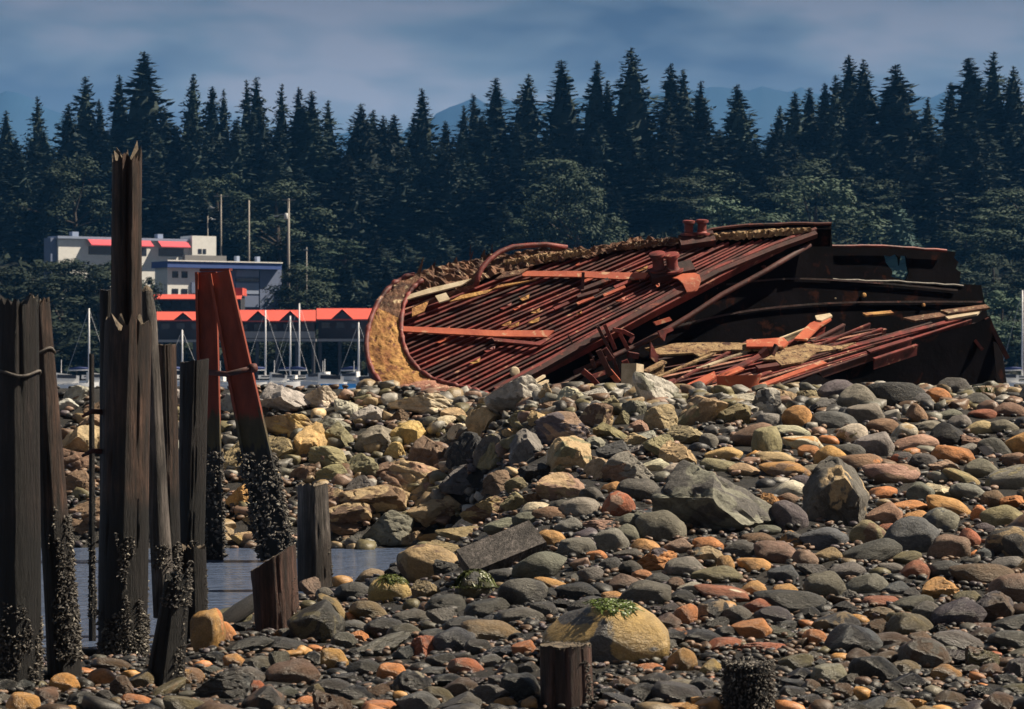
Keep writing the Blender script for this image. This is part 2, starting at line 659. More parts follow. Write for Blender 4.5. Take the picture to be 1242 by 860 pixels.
# measured rocks: cx cy w h | colour | shape (c rounded, a angular) | tilt | patch colour, amount | label
ROCKS = """
348,486,66,44|pale grey|a|8||big pale grey boulder on the bank crest beside the leaning rusty beam
387,484,40,32|cream|a|-10||cream boulder touching the big pale grey boulder below the boat masts
350,518,72,36|tan|a|-18|yellow,.46|golden cracked boulder under the big pale grey boulder
376,545,56,44|yellow|a|40||yellow boulder with a lit sloping top under the golden cracked boulder
343,548,50,34|tan|a|0
420,497,28,24|cream|a|0||small whitish block on the bank crest in front of the blue boat cover
402,522,44,28|grey|a|12
416,534,44,36|olive|a|-15
447,508,36,28|pale grey|a|10||pale grey rock on the crest under the wreck's rounded bow
458,536,52,36|grey|a|0||layered grey boulder below the wreck's rounded bow
497,530,42,38|yellow|a|-30||yellow knobbly boulder below the long pale slab
478,550,26,24|yellow|a|10
513,492,80,30|cream|a|-6|grey,.42|long pale slab lying under the wreck's bow
524,554,52,48|brown|a|30||brown wedge boulder leaning above the big tan sloping slab
508,588,90,46|pinkish brown|a|-22|tan,.5|big tan slab sloping down towards the inlet
455,612,84,44|brown|a|0|tan,.5
424,628,60,36|brown|a|5|tan,.5
536,622,80,42|brown|a|0|tan,.52
590,620,60,34|tan|a|0|brown,.5
625,483,70,52|grey|a|-6|pale grey,.5|big grey boulder under the wreck with a shaded hollow front
692,484,34,28|cream|a|20||cream pointed block just right of the big grey boulder
662,480,18,28|tan|a|0
722,480,34,20|grey|a|0|pale grey,.5
590,512,46,36|tan|a|20||squared tan block below the big grey boulder
598,552,44,46|dark grey|a|0|olive,.46|dark square boulder with an olive top below the squared tan block
564,552,44,50|black|a|0||black shaded boulder beside the brown wedge boulder
638,546,40,46|grey|a|8||grey knobbly boulder standing right of the dark square boulder
632,512,30,26|olive|a|-20
688,522,74,40|pinkish brown|a|-5|purple-grey,.5|reddish layered slab below the cream pointed block
724,508,40,34|brown|a|10|tan,.46
690,556,58,50|olive|a|35|tan,.5|olive boulder with stepped top below the reddish layered slab
684,594,64,36|tan|a|-10|pinkish brown,.5|flat tan boulder where the angular rocks meet the cobbles
742,526,44,22|olive|a|-8
744,548,40,26|dark grey|a|0
790,480,60,46|grey|a|-28|pale grey,.5|pointed pale boulder in front of the wreck's tangled frames
770,498,28,26|green-grey|a|30
800,512,42,36|tan|a|10
790,496,34,16|pale grey|a|0
848,502,68,38|tan|a|24|olive,.45|long lit tan slab below the wreck's red lower deck
832,530,44,26|olive|a|0
892,506,40,28|olive|a|12
934,490,40,34|dark grey|a|-25|pale grey,.53|small black and white rock on the crest under the wreck's lower deck
950,484,30,24|tan|a|0
980,482,22,20|olive|a|20
762,572,60,44|brown|a|12|grey,.5|brown-grey domed boulder right of the olive stepped boulder
726,572,34,30|tan|a|-10
822,556,44,34|tan|a|-12
800,545,36,30|olive|a|10
767,570,24,20|ochre|c|10||small ochre cobble against the brown-grey domed boulder
792,568,38,18|cream|c|12||white furrowed cobble right of the small ochre cobble
818,572,34,18|cream|c|20
776,598,54,32|dark grey|c|-8
748,615,42,34|rust-red|c|10|pinkish brown,.4|terracotta boulder among grey cobbles below the angular rocks
912,532,54,28|brown|c|24||smooth brown cobble tilted below the lit tan slab
930,540,34,40|olive|c|0
878,553,44,18|yellow|c|8||flat yellow cobble above the great dark green boulder
974,540,48,22|ochre|c|-8|cream,.45|ochre and cream cobble behind the small orange cobble
982,549,28,18|orange|c|-25||small orange cobble leaning against the ochre and cream cobble
952,572,60,22|ochre|c|-4|brown,.46|long ochre cobble above the dark boulder with a yellow top
942,558,50,18|tan|c|-5
1014,478,50,30|purple-grey|c|16||purple-grey boulder on the crest under the wreck's hull side
1086,484,66,38|black|c|-8||black wet boulder on the crest in front of the wreck
1044,487,52,36|green-grey|c|-12||green-grey boulder between the purple-grey and black boulders
1106,488,44,24|dark grey|c|5
1138,484,34,24|orange|c|-10||orange boulder on the crest left of the grass tuft
1158,472,38,28|dark grey|c|-25||dark rounded boulder on the crest behind the orange boulder
1160,494,32,15|tan|c|-10
1228,477,28,13|orange|c|-8||orange cobble right of the grass tuft
1050,505,44,30|grey|c|-6
1010,512,56,24|dark grey|c|-5
1026,506,24,22|blue-grey|c|0
1112,504,26,26|brown|c|0
1034,530,36,28|cream|c|18|olive,.42
1062,543,44,34|grey|c|0||domed grey cobble left of the pale banded cobble
1070,520,38,22|brown|c|5
1097,524,32,20|cream|c|5|tan,.45|pale banded cobble on the upper beach below the black boulder
1206,546,42,26|dark grey|c|-20|pale grey,.38
1120,560,34,18|dark grey|c|-5
1150,532,46,34|black|c|0
1080,578,66,30|pinkish brown|c|-6|brown,.5|large flat reddish-brown cobble on the upper right of the beach
1194,572,46,26|green-grey|c|-14
1230,584,66,34|green-grey|c|8|olive,.46|large smooth olive-green stone at the right edge of the beach
1166,582,46,18|tan|c|-22|olive,.46|tilted flat tan slab left of the large olive-green stone
1068,600,40,18|orange|c|20||orange oval cobble tilted up beside the dark boulder with a yellow top
1100,616,50,17|orange|c|0||long flat orange cobble right of the dark boulder with a yellow top
1188,626,22,24|orange|c|0||small bright orange-red cobble by the brown blocky cobble
1204,608,28,24|brown|c|0
870,614,150,98|green-grey|a|0|dark grey,.5|great dark green-grey boulder furrowed with lichen in mid beach
1014,606,84,92|dark grey|a|6|tan,.36|tall dark boulder with a yellow patch on its top
956,630,46,36|purple-grey|c|-30||dark purple-grey cobble wedged between the two biggest boulders
934,610,24,22|ochre|a|0
1000,656,56,28|blue-grey|c|5
1052,650,42,34|olive|c|0|brown,.45
1150,668,52,36|pinkish brown|c|20||pinkish rounded boulder among brown cobbles on the right of the beach
1176,654,28,24|rust-red|c|0
1190,701,74,32|brown|c|-4||long flat brown slab below the pinkish rounded boulder
1142,717,44,30|ochre|a|0||five-sided ochre stone left of the long flat brown slab
1000,714,48,38|green-grey|c|0||smooth green-grey cobble in the middle of the right beach
1052,712,48,30|grey|c|-4
1086,717,34,22|blue-grey|c|0
1110,694,36,28|rust-red|c|-10|brown,.4
1004,676,34,22|tan|c|0
880,688,22,26|ochre|c|-10
914,716,32,22|ochre|c|-8||ochre cobble right of the dark gap below the great dark green-grey boulder
822,664,32,20|pinkish brown|c|0
830,692,46,30|pale grey|c|0|grey,.5
782,724,62,36|green-grey|c|14
760,710,42,24|pinkish brown|c|-5
880,722,74,20|rust-red|c|-10|cream,.38|long rust-red cobble with a cream end
833,750,28,30|orange|c|10||upright orange cobble right of the mottled yellow boulder
912,767,48,30|orange|c|0||bright orange cobble above the red slab and the barnacled stump
990,777,34,24|orange|c|-25||orange kidney-shaped cobble right of the bright orange cobble
980,760,24,14|orange|c|0
826,804,36,30|ochre|c|15||ochre cobble at the foot of the mottled yellow boulder
862,812,26,22|yellow|c|10
790,812,34,14|orange|c|0
925,788,58,15|rust-red|a|-3||flat red slab lying behind the barnacled stump
735,777,142,86|yellow|c|-6|dark grey,.44|great yellow boulder mottled with dark patches and capped with seaweed
522,688,78,48|tan|c|-10|brown,.42|big smooth tan boulder at the end of the inlet
655,691,64,38|green-grey|c|10||large green-grey cobble right of the weathered timber block
668,657,34,25|ochre|c|-5||ochre cobble behind the right end of the weathered timber block
576,716,46,42|dark grey|c|0|olive,.42|dark boulder draped with green seaweed
636,724,60,40|grey|c|0|dark grey,.5
473,720,50,38|yellow|c|0||round yellow cobble left of the seaweed-draped boulder
517,718,34,26|tan|a|0
546,668,60,18|tan|a|-8
448,699,34,16|tan|c|10
512,788,32,30|rust-red|a|0||dark red cobble among small grey stones below the seaweed-draped boulder
500,750,44,20|grey|c|8
490,768,40,22|green-grey|c|5
468,764,50,26|dark grey|c|0
250,770,42,58|ochre|c|-15|orange,.4|tall ochre cobble at the foot of the short broken post
270,770,32,30|orange|c|0||orange cobble leaning on the tall ochre cobble
302,786,60,22|dark grey|c|16||long dark cobble sloping below the slant-cut post
284,803,26,18|ochre|c|0
384,762,64,56|dark grey|c|10|olive,.4|large dark boulder with a lichen patch right of the slant-cut post
402,742,26,46|olive|c|35|yellow,.5|curved yellow-olive stone lying on the large dark boulder
355,820,64,36|brown|c|6|pinkish brown,.5|brown domed cobble below the large dark boulder
405,802,34,28|ochre|c|-15||ochre cobble right of the brown domed cobble
376,716,24,28|pinkish brown|a|0||small pinkish upright stone at the foot of the grooved post
394,722,22,18|grey|c|0
430,720,46,26|dark grey|c|0
458,712,30,22|dark grey|c|0
312,806,36,18|green-grey|c|8
336,806,24,32|green-grey|a|-20
230,822,34,22|ochre|c|0|brown,.46|ochre cobble right of the dark leaning stump's foot
196,842,64,18|olive|c|35|tan,.45|olive slab tilted against the dark leaning stump
78,832,36,28|ochre|c|0||ochre cobble at the foot of the black pilings
56,846,28,22|pinkish brown|c|0
124,826,36,28|orange|c|0||rounded orange-brown cobble left of the dark leaning stump
150,836,30,30|brown|a|0
100,850,36,20|dark grey|c|0
370,853,32,16|orange|c|0
566,812,44,26|rust-red|c|-10|brown,.4|rust-red cobble left of the short sawn post
615,815,28,22|black|c|0||shiny black cobble left of the short sawn post
636,790,30,24|orange|c|0
460,786,76,20|green-grey|a|18||long green-grey slab tilted among small dark cobbles
440,812,40,22|dark grey|c|0
1147,818,36,22|ochre|c|-5||ochre cobble alone among the fine dark shingle
1186,825,24,14|orange|c|-25
1154,850,42,22|brown|c|0
1045,842,24,16|ochre|c|0
1020,800,26,14|ochre|c|0
540,690,30,22|dark grey|a|0
690,640,34,22|grey|c|0
610,640,44,22|green-grey|c|0
640,632,36,20|green-grey|c|0
560,650,60,20|tan|a|0
700,668,44,28|green-grey|c|0
716,700,30,22|grey|c|0
742,660,40,34|grey|c|0
764,650,36,24|green-grey|c|-15
900,670,44,26|dark grey|c|0
920,656,40,18|brown|c|0
950,700,36,26|blue-grey|c|0
870,700,60,26|olive|c|-5
720,738,60,26|dark grey|c|0
700,720,50,24|black|c|0
1216,520,36,20|green-grey|c|0
1222,500,44,22|brown|c|0
1190,520,40,18|tan|c|0
160,480,40,24|grey|a|0
95,480,34,22|pale grey|a|0||pale block on the bank crest just right of the black pilings
80,492,30,16|pale grey|a|0
120,500,36,30|brown|a|0
100,540,50,44|tan|a|0
118,515,40,26|pinkish brown|a|0
90,560,40,30|brown|a|0
100,590,46,34|brown|a|0
112,620,50,34|brown|a|0
90,640,44,26|brown|a|0
286,490,36,40|pale grey|a|0
300,530,34,30|black|a|0
282,560,30,44|tan|a|0
292,606,36,34|ochre|a|0
306,640,36,26|tan|a|0
410,580,50,30|olive|a|0
405,560,60,30|olive|a|-20
440,570,44,36|olive|a|10
470,575,40,26|brown|a|0
440,596,40,34|dark grey|a|0
408,610,46,34|brown|a|0|tan,.5
416,640,60,26|brown|a|0
560,590,44,40|dark grey|a|30
630,590,34,20|olive|a|0
650,575,40,24|black|a|0
"""


def hit(px, py, extra=0.0):
    """distance at which the ray through px, py meets the ground raised by extra"""
    D = 16.0
    while D < 47.5:
        z = H - (py - HY) * D / F
        x = (px - 621.0) * D / F
        if z <= ground(x, D) + extra * D:
            return D
        D += 0.06
    return None


rocks = []       # dicts
grid_bins = {}


def fits(px, py, w, h, k):
    for bx in range(int((px - 90) // 40), int((px + 90) // 40) + 1):
        for by in range(int((py - 70) // 40), int((py + 70) // 40) + 1):
            for (x, y, a, b_, fx) in grid_bins.get((bx, by), ()):
                if ((px - x) / ((w + a) / 2)) ** 2 + ((py - y) / ((h + b_) / 2)) ** 2 < (max(k, 0.6) if fx else k):
                    return False
    return True


FIXED = [True]


def put(px, py, w, h):
    grid_bins.setdefault((int(px // 40), int(py // 40)), []).append((px, py, w, h, FIXED[0]))


def place(px, py, w, h, colour, shape, tilt=0, second=None, patch=0.0, label=None, var=None, rg=random):
    D = hit(px, py, 0.30 * h / F)
    if D is None:
        D = 43.6
    put(px, py, w, h)
    rocks.append(dict(px=px, py=py, w=w, h=h, D=D, colour=colour, shape=shape, tilt=tilt, second=second, patch=patch, label=label, var=rg.randrange(16) if var is None else var))


rg = random.Random(21)
for ln in ROCKS.strip().splitlines():
    p = (ln.split("|") + [""] * 6)[:6]
    cx, cy, w, h = map(float, p[0].split(","))
    sec, amt = (p[4].split(",") + ["0"])[:2] if p[4] else (None, "0")
    place(cx, cy, w, h, p[1], p[2], float(p[3] or 0), sec, float(amt), p[5] or None, rg=rg)

# screens of the posts and stumps: no filler is thrown in front of them
STUMP_BOX = [(655, 768, 722, 900), (875, 792, 942, 900), (304, 664, 364, 770), (358, 590, 402, 700), (215, 660, 254, 740), (170, 690, 228, 828), (120, 390, 190, 790), (0, 362, 96, 815), (228, 330, 352, 640), (560, 652, 655, 702)]


CREST = [(60, 468), (330, 466), (395, 484), (440, 497), (560, 492), (600, 478), (680, 468), (760, 470), (830, 474), (900, 474), (1000, 464), (1240, 462)]
WATER = [(0, 660), (300, 664), (492, 664), (486, 688), (432, 695), (384, 706), (300, 727), (262, 748), (200, 786), (60, 800), (0, 800)]


def in_poly(x, y, poly):
    c = False
    for (x0, y0), (x1, y1) in zip(poly, poly[1:] + poly[:1]):
        if (y0 > y) != (y1 > y) and x < (x1 - x0) * (y - y0) / (y1 - y0) + x0:
            c = not c
    return c


def in_riprap(px, py):
    edge = lerp([(60, 668), (480, 662), (560, 645), (640, 612), (720, 598), (780, 560), (860, 522), (930, 480), (1300, 400)], px)
    return py < edge


def filler(n, lo, hi, k, ys_=(468, 880)):
    for _ in range(n):
        px = rg.uniform(-25, 1268) if rg.random() < .72 else rg.choice((rg.uniform(-170, -25), rg.uniform(1268, 1520)))
        py = rg.uniform(*ys_)
        rip = in_riprap(px, py)
        if rip:
            s = 50
        else:
            s = lerp([(470, 32), (520, 38), (600, 45), (690, 45), (760, 38), (800, 32), (870, 29)], py)
            if px > 930 and py > 740:
                s *= 0.85
        s *= rg.uniform(lo, hi)
        w, h = s * rg.uniform(0.9, 1.5), s * rg.uniform(0.5, 0.9)
        if rip:
            h = s * rg.uniform(0.65, 1.0)
        if any(a - w * 0.4 < px < c + w * 0.4 and b_ - h * .3 < py < d for a, b_, c, d in STUMP_BOX):
            continue
        if in_poly(px, py + h * .2, WATER) or in_poly(px, py - h * .45, WATER) or in_poly(px - w * .4, py, WATER):
            continue
        if py - h * .6 < lerp(CREST, px):
            continue
        if not fits(px, py, w, h, k):
            continue
        D = hit(px, py, 0.30 * h / F)
        if D is None:
            continue
        x = (px - 621) * D / F
        if inlet_d(x, D) < 0.02:
            continue
        if rip:
            up = sstep(640, 500, py) if False else (1 - sstep(500, 640, py))
            c = rg.choices(["tan", "olive", "brown", "grey", "dark grey", "yellow", "pale grey", "cream", "pinkish brown"], [0.2, .16, .26 - .1 * up, .14, .1, .06, .05 + .08 * up, .02 + .06 * up, .08])[0]
        else:
            up = 1 - sstep(520, 760, py)
            c = rg.choices(["dark grey", "black", "grey", "green-grey", "blue-grey", "brown", "orange", "ochre", "tan", "purple-grey", "cream", "pinkish brown", "rust-red", "olive"],
                           [.26, .22 - .15 * up, .14 + .06 * up, .08 + .03 * up, .03, .13, .06, .085, .06 + .09 * up, .04, .016 + .06 * up, .06, .03, .05])[0]
        place(px, py, w, h, c, "a" if rip or (rg.random() < 0.16) else "c", rg.uniform(-18, 18), rg.choice(list(PAL)) if rg.random() < 0.2 else None, rg.uniform(0.36, 0.5), rg=rg)


FIXED[0] = False
filler(4500, 0.9, 1.35, 0.48, (468, 600))
filler(3500, 0.5, 0.85, 0.42, (468, 540))
filler(1200, 1.3, 1.8, 0.62)
filler(13000, 0.85, 1.3, 0.38)
filler(24000, 0.55, 0.9, 0.36)
filler(11000, 0.40, 0.62, 0.42)

# which become things: every angular boulder first, then the largest cobbles
for r in rocks:
    r["area"] = r["w"] * r["h"] * (4 if r["label"] else 1)
    vis = -10 < r["px"] < 1252 and r["py"] < 862
    r["kindname"] = "boulder" if (r["shape"] == "a" or r["w"] > 60) else "cobble"
    if not vis:
        r["area"] = -1
things, rest = [], []
for kn, lim in (("boulder", 200), ("cobble", 290)):
    rs = sorted([r for r in rocks if r["kindname"] == kn], key=lambda r: -r["area"])
    k = sum(1 for r in rs[:lim] if r["area"] > 260)
    things += rs[:k]
    rest += rs[k:]

# ---- labels: own words for the measured ones, else colour + shape + nearest landmark, made unique by rank
LM = [(870, 612, "the great dark green-grey boulder"), (1014, 606, "the tall dark boulder"), (735, 777, "the mottled yellow boulder"), (522, 688, "the smooth tan inlet boulder"),
      (610, 676, "the weathered timber block"), (687, 815, "the short sawn post"), (908, 828, "the barnacled stump"), (335, 725, "the slant-cut post"), (380, 650, "the grooved grey post"),
      (200, 780, "the dark leaning stump"), (150, 700, "the broad split piling"), (40, 790, "the black pilings"), (1200, 478, "the crest grass tuft"), (625, 483, "the big grey crest boulder"), (790, 480, "the pointed pale boulder"),
      (508, 588, "the big tan slab"), (360, 520, "the golden cracked boulder"), (513, 492, "the long pale slab"), (1155, 665, "the pinkish rounded boulder"), (1190, 701, "the flat brown slab"),
      (912, 767, "the bright orange cobble"), (748, 615, "the terracotta boulder"), (1000, 714, "the smooth green-grey cobble"), (1230, 584, "the large olive-green stone"), (1142, 717, "the five-sided ochre stone"),
      (473, 720, "the round yellow cobble"), (512, 788, "the dark red cobble"), (1086, 484, "the black crest boulder"), (576, 716, "the seaweed-draped boulder"), (690, 556, "the olive stepped boulder"),
      (1080, 578, "the large reddish-brown cobble"), (848, 502, "the lit tan slab"), (384, 762, "the large dark lichen-patched boulder"), (300, 600, "the rusty beam frame"), (100, 560, "the thin mussel-covered pole"),
      (1147, 818, "the lone ochre cobble"), (355, 820, "the brown domed cobble"), (460, 786, "the tilted green-grey slab"), (974, 540, "the ochre and cream cobble")]
ORD = ["closest", "second closest", "third closest", "fourth closest", "fifth closest", "sixth closest", "seventh closest", "eighth closest", "ninth closest", "tenth closest", "eleventh closest", "twelfth closest"]


def shape_word(r):
    a = r["w"] / r["h"]
    if r["shape"] == "a":
        return "long angular" if a > 1.75 else ("blocky angular" if a < 1.15 else "angular")
    return "long flat" if a > 2.1 else ("oval" if a > 1.45 else "rounded")


def direction(dx, dy):
    if abs(dy) < 0.45 * abs(dx):
        return "right of" if dx > 0 else "left of"
    if abs(dx) < 0.45 * abs(dy):
        return "below" if dy > 0 else "above"
    return ("below" if dy > 0 else "above") + (" and right of" if dx > 0 else " and left of")


groups = {}
for r in things:
    if r["label"]:
        continue
    best = min(LM, key=lambda l: math.hypot(l[0] - r["px"], (l[1] - r["py"]) * 1.2) + (1000 if abs(l[0] - r["px"]) < 12 and abs(l[1] - r["py"]) < 8 else 0))
    dx, dy = r["px"] - best[0], r["py"] - best[1]
    r["dist"] = math.hypot(dx, dy)
    key = (r["colour"], shape_word(r), r["kindname"], direction(dx, dy), best[2])
    groups.setdefault(key, []).append(r)
for key, rs in groups.items():
    rs.sort(key=lambda r: r["dist"])
    for i, r in enumerate(rs):
        base = f"{key[0]} {key[1]} {key[2]} {key[3]} {key[4]}"
        r["label"] = base if len(rs) == 1 else f"{base}, {ORD[min(i, 11)]} of {len(rs)}" if len(base.split()) < 12 else f"{base}, {ORD[min(i, 11)]}"

for r in things:
    pool = BOU if r["shape"] == "a" else COB
    o = bpy.data.objects.new(r["kindname"], pool[r["var"]])
    D = r["D"]
    dep = min(max(r["w"] * 0.85, r["h"] * 1.1), r["w"] * 1.3) * D / F
    c = P(r["px"], r["py"], D + dep * 0.25)
    lim = ground(c.x, c.y) + 0.42 * r["h"] * D / F
    if c.z > lim + 0.35:
        c.z = lim + 0.35
    r["dims"] = (c.copy(), r["w"] * 1.10 * D / F / 2, dep / 2, r["h"] * 1.16 * D / F / 2)
    o.location = c
    o.scale = (r["w"] * 1.10 * D / F, dep, r["h"] * 1.16 * D / F)
    o.rotation_euler = (0, -R(r["tilt"]), 0)
    base = Vector(PAL[r["colour"]])
    vr = random.Random(int(r["px"] * 31 + r["py"]))
    k = vr.uniform(0.8, 1.2)
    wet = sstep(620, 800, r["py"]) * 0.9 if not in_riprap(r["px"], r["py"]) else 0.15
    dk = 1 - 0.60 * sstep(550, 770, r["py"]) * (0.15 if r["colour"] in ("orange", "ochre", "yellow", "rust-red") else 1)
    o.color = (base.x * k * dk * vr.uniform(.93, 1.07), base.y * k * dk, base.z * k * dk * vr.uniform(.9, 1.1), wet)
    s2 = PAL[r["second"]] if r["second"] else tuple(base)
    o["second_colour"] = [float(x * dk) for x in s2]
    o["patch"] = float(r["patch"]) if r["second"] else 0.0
    link(o)
    tag(o, r["label"], "rock", "angular boulders on the bank" if r["kindname"] == "boulder" else "cobbles on the beach")

# the rest, too many to count: one object
lowc = []
for i in range(10):
    me = cobble_mesh(100 + i, 2)
    a = np.empty(len(me.vertices) * 3, dtype=np.float32)
    me.vertices.foreach_get("co", a)
    t = np.empty(len(me.polygons) * 3, dtype=np.int32)
    me.polygons.foreach_get("vertices", t)
    lowc.append((a.reshape(-1, 3), t.reshape(-1, 3)))
for i in range(6):
    me = boulder_mesh(200 + i, 2)
    a = np.empty(len(me.vertices) * 3, dtype=np.float32)
    me.vertices.foreach_get("co", a)
    t = np.empty(len(me.polygons) * 3, dtype=np.int32)
    me.polygons.foreach_get("vertices", t)
    lowc.append((a.reshape(-1, 3), t.reshape(-1, 3)))
VV, TT, CC = [], [], []
nv = 0
for r in rest:
    vr = random.Random(int(r["px"] * 17 + r["py"] * 3))
    a, t = lowc[vr.randrange(10) if r['shape'] == 'c' and vr.random() < .75 else 10 + vr.randrange(6)]
    D = r["D"]
    dep = r["w"] * vr.uniform(0.8, 1.3) * D / F
    c = P(r["px"], r["py"], D + dep * 0.2)
    e = Matrix.Rotation(-R(r["tilt"]), 3, "Y") @ Matrix.Rotation(R(vr.uniform(-15, 15)), 3, "X")
    sc = np.array([r["w"] * 1.12 * D / F, dep, r["h"] * 1.2 * D / F], dtype=np.float32)
    pts = (a * sc) @ np.array(e, dtype=np.float32).T + np.array(c, dtype=np.float32)
    VV.append(pts)
    TT.append(t + nv)
    nv += len(a)
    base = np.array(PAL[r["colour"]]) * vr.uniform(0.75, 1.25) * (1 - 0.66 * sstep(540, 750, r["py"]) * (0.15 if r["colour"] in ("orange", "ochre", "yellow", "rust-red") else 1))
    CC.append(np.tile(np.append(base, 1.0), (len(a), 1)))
# fine shingle between the cobbles, on the beach only
frg = random.Random(5)
for _ in range(11000):
    py = 470 + 400 * frg.random() ** 0.72
    px = frg.uniform(-120, 1400)
    D = hit(px, py) if _ % 1 == 0 else None
    if D is None:
        continue
    x = (px - 621) * D / F
    if inlet_d(x, D) < 0.0:
        continue
    s = frg.uniform(5, 10) * D / F
    D += frg.uniform(0, 0.5)
    x = (px - 621) * D / F
    a, t = lowc[frg.randrange(16)]
    an = frg.uniform(0, 6.28)
    rot = np.array([[math.cos(an), -math.sin(an), 0], [math.sin(an), math.cos(an), 0], [0, 0, 1]], dtype=np.float32)
    pts = (a * np.array([s * 1.4, s, s * 0.8], dtype=np.float32)) @ rot.T + np.array([x, D, ground(x, D) + s * 0.15 + 0.02], dtype=np.float32)
    VV.append(pts)
    TT.append(t + nv)
    nv += len(a)
    base = np.array(PAL[frg.choice(["dark grey", "brown", "dark grey", "black", "black", "brown", "purple-grey", "pinkish brown"])]) * frg.uniform(0.4, 0.9)
    CC.append(np.tile(np.append(base, 1.0), (len(a), 1)))
# rubble filling the crest and the bank between the boulders
for _ in range(1450):
    if _ < 1200:
        x, D = frg.uniform(-4.8, 8.8), frg.uniform(39.5, 46.2)
        s = frg.uniform(.10, .26)
    else:
        x, D = frg.uniform(-9, 0.8), frg.uniform(40.2, 45.8)
        s = frg.uniform(.12, .28)
    if inlet_d(x, D) < .1 or (x < -2.7 and D > 44.2):
        continue
    a, t = lowc[10 + frg.randrange(6)]
    an = frg.uniform(0, 6.28)
    rot = np.array([[math.cos(an), -math.sin(an), 0], [math.sin(an), math.cos(an), 0], [0, 0, 1]], dtype=np.float32)
    pts = (a * np.array([s * 1.4, s * 1.1, s], dtype=np.float32)) @ rot.T + np.array([x, D, ground(x, D) + s * (0.2 if _ < 1200 and x > -2.7 else 0.02)], dtype=np.float32)
    VV.append(pts)
    TT.append(t + nv)
    nv += len(a)
    base = np.array(PAL[frg.choice(["tan", "olive", "grey", "pale grey", "brown", "dark grey", "pinkish brown", "green-grey"])]) * frg.uniform(0.4, 0.8)
    CC.append(np.tile(np.append(base, 1.0), (len(a), 1)))
VV = np.concatenate(VV).astype(np.float32)
TT = np.concatenate(TT).astype(np.int32)
CC = np.concatenate(CC).astype(np.float32)
me = bpy.data.meshes.new("shingle")
me.vertices.add(len(VV))
me.vertices.foreach_set("co", VV.ravel())
me.loops.add(len(TT) * 3)
me.loops.foreach_set("vertex_index", TT.ravel())
me.polygons.add(len(TT))
me.polygons.foreach_set("loop_start", np.arange(0, len(TT) * 3, 3, dtype=np.int32))
me.polygons.foreach_set("use_smooth", np.ones(len(TT), dtype=bool))
me.update(calc_edges=True)
ca = me.color_attributes.new("Col", "FLOAT_COLOR", "POINT")
ca.data.foreach_set("color", CC.ravel())
me.materials.append(M["shingle"])
o = link(bpy.data.objects.new("shingle", me))
tag(o, "small dark pebbles packed between the cobbles and boulders", "pebbles", kind="stuff")
print("rocks: things", len(things), "boulders", sum(r["kindname"] == "boulder" for r in things), "rest", len(rest))
# ------------------------------------------------------------------ the wreck
def plane_pt(px, py, k, y0, off=0.0):
    v = (py - HY) / F
    Y = (y0 + k * 0.5) / (1 + k * v)
    n = Vector((0, -1, k)).normalized()
    return P(px, py, Y) + n * off


NU = Vector((0, -1, 0.95)).normalized()
NL = Vector((0, -1, 2.2)).normalized()


def U(px, py, off=0.0):
    return plane_pt(px, py, 0.95, 46.0, off)


def L(px, py, off=0.0):
    return plane_pt(px, py, 2.2, 45.8, off)


wreck = empty("shipwreck", P(760, 500, 46.5), "rusty red hull of a wrecked barge lying tilted on the rocky beach", "shipwreck")
wr = random.Random(3)


def wpart(mb, name, mat, label=None, smooth=False, parent=None, sharp=None):
    o = mb.build(name, M[mat], parent or wreck, smooth=smooth, sharp=sharp)
    if label:
        o["label"] = label
    return o


def jag(pts, amp, seed, step=6):
    """break a pixel polyline into a ragged one"""
    q = random.Random(seed)
    out = []
    for (a, b), (c, d) in zip(pts, pts[1:]):
        n = max(1, int(math.hypot(c - a, d - b) / step))
        for i in range(n):
            t = i / n
            out.append((a + (c - a) * t + q.uniform(-amp, amp) * 0.4, b + (d - b) * t + q.uniform(-amp, amp)))
    out.append(pts[-1])
    return out


LOWER_EDGE = [(560, 492), (600, 478), (660, 446), (750, 395), (870, 331), (940, 302), (990, 284)]
# inner plating under the stringers
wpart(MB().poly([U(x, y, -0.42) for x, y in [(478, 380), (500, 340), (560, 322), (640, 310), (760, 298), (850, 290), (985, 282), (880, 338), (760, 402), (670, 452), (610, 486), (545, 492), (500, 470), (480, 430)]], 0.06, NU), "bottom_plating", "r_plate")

# longitudinal stringers: T bars, some broken short
def edge_x(pts, y_of):
    """x at which the line y_of crosses the polyline"""
    for (a, b), (c, d) in zip(pts, pts[1:]):
        f0, f1 = b - y_of(a), d - y_of(c)
        if f0 * f1 <= 0:
            return a + (c - a) * f0 / (f0 - f1 + 1e-9)
    return None


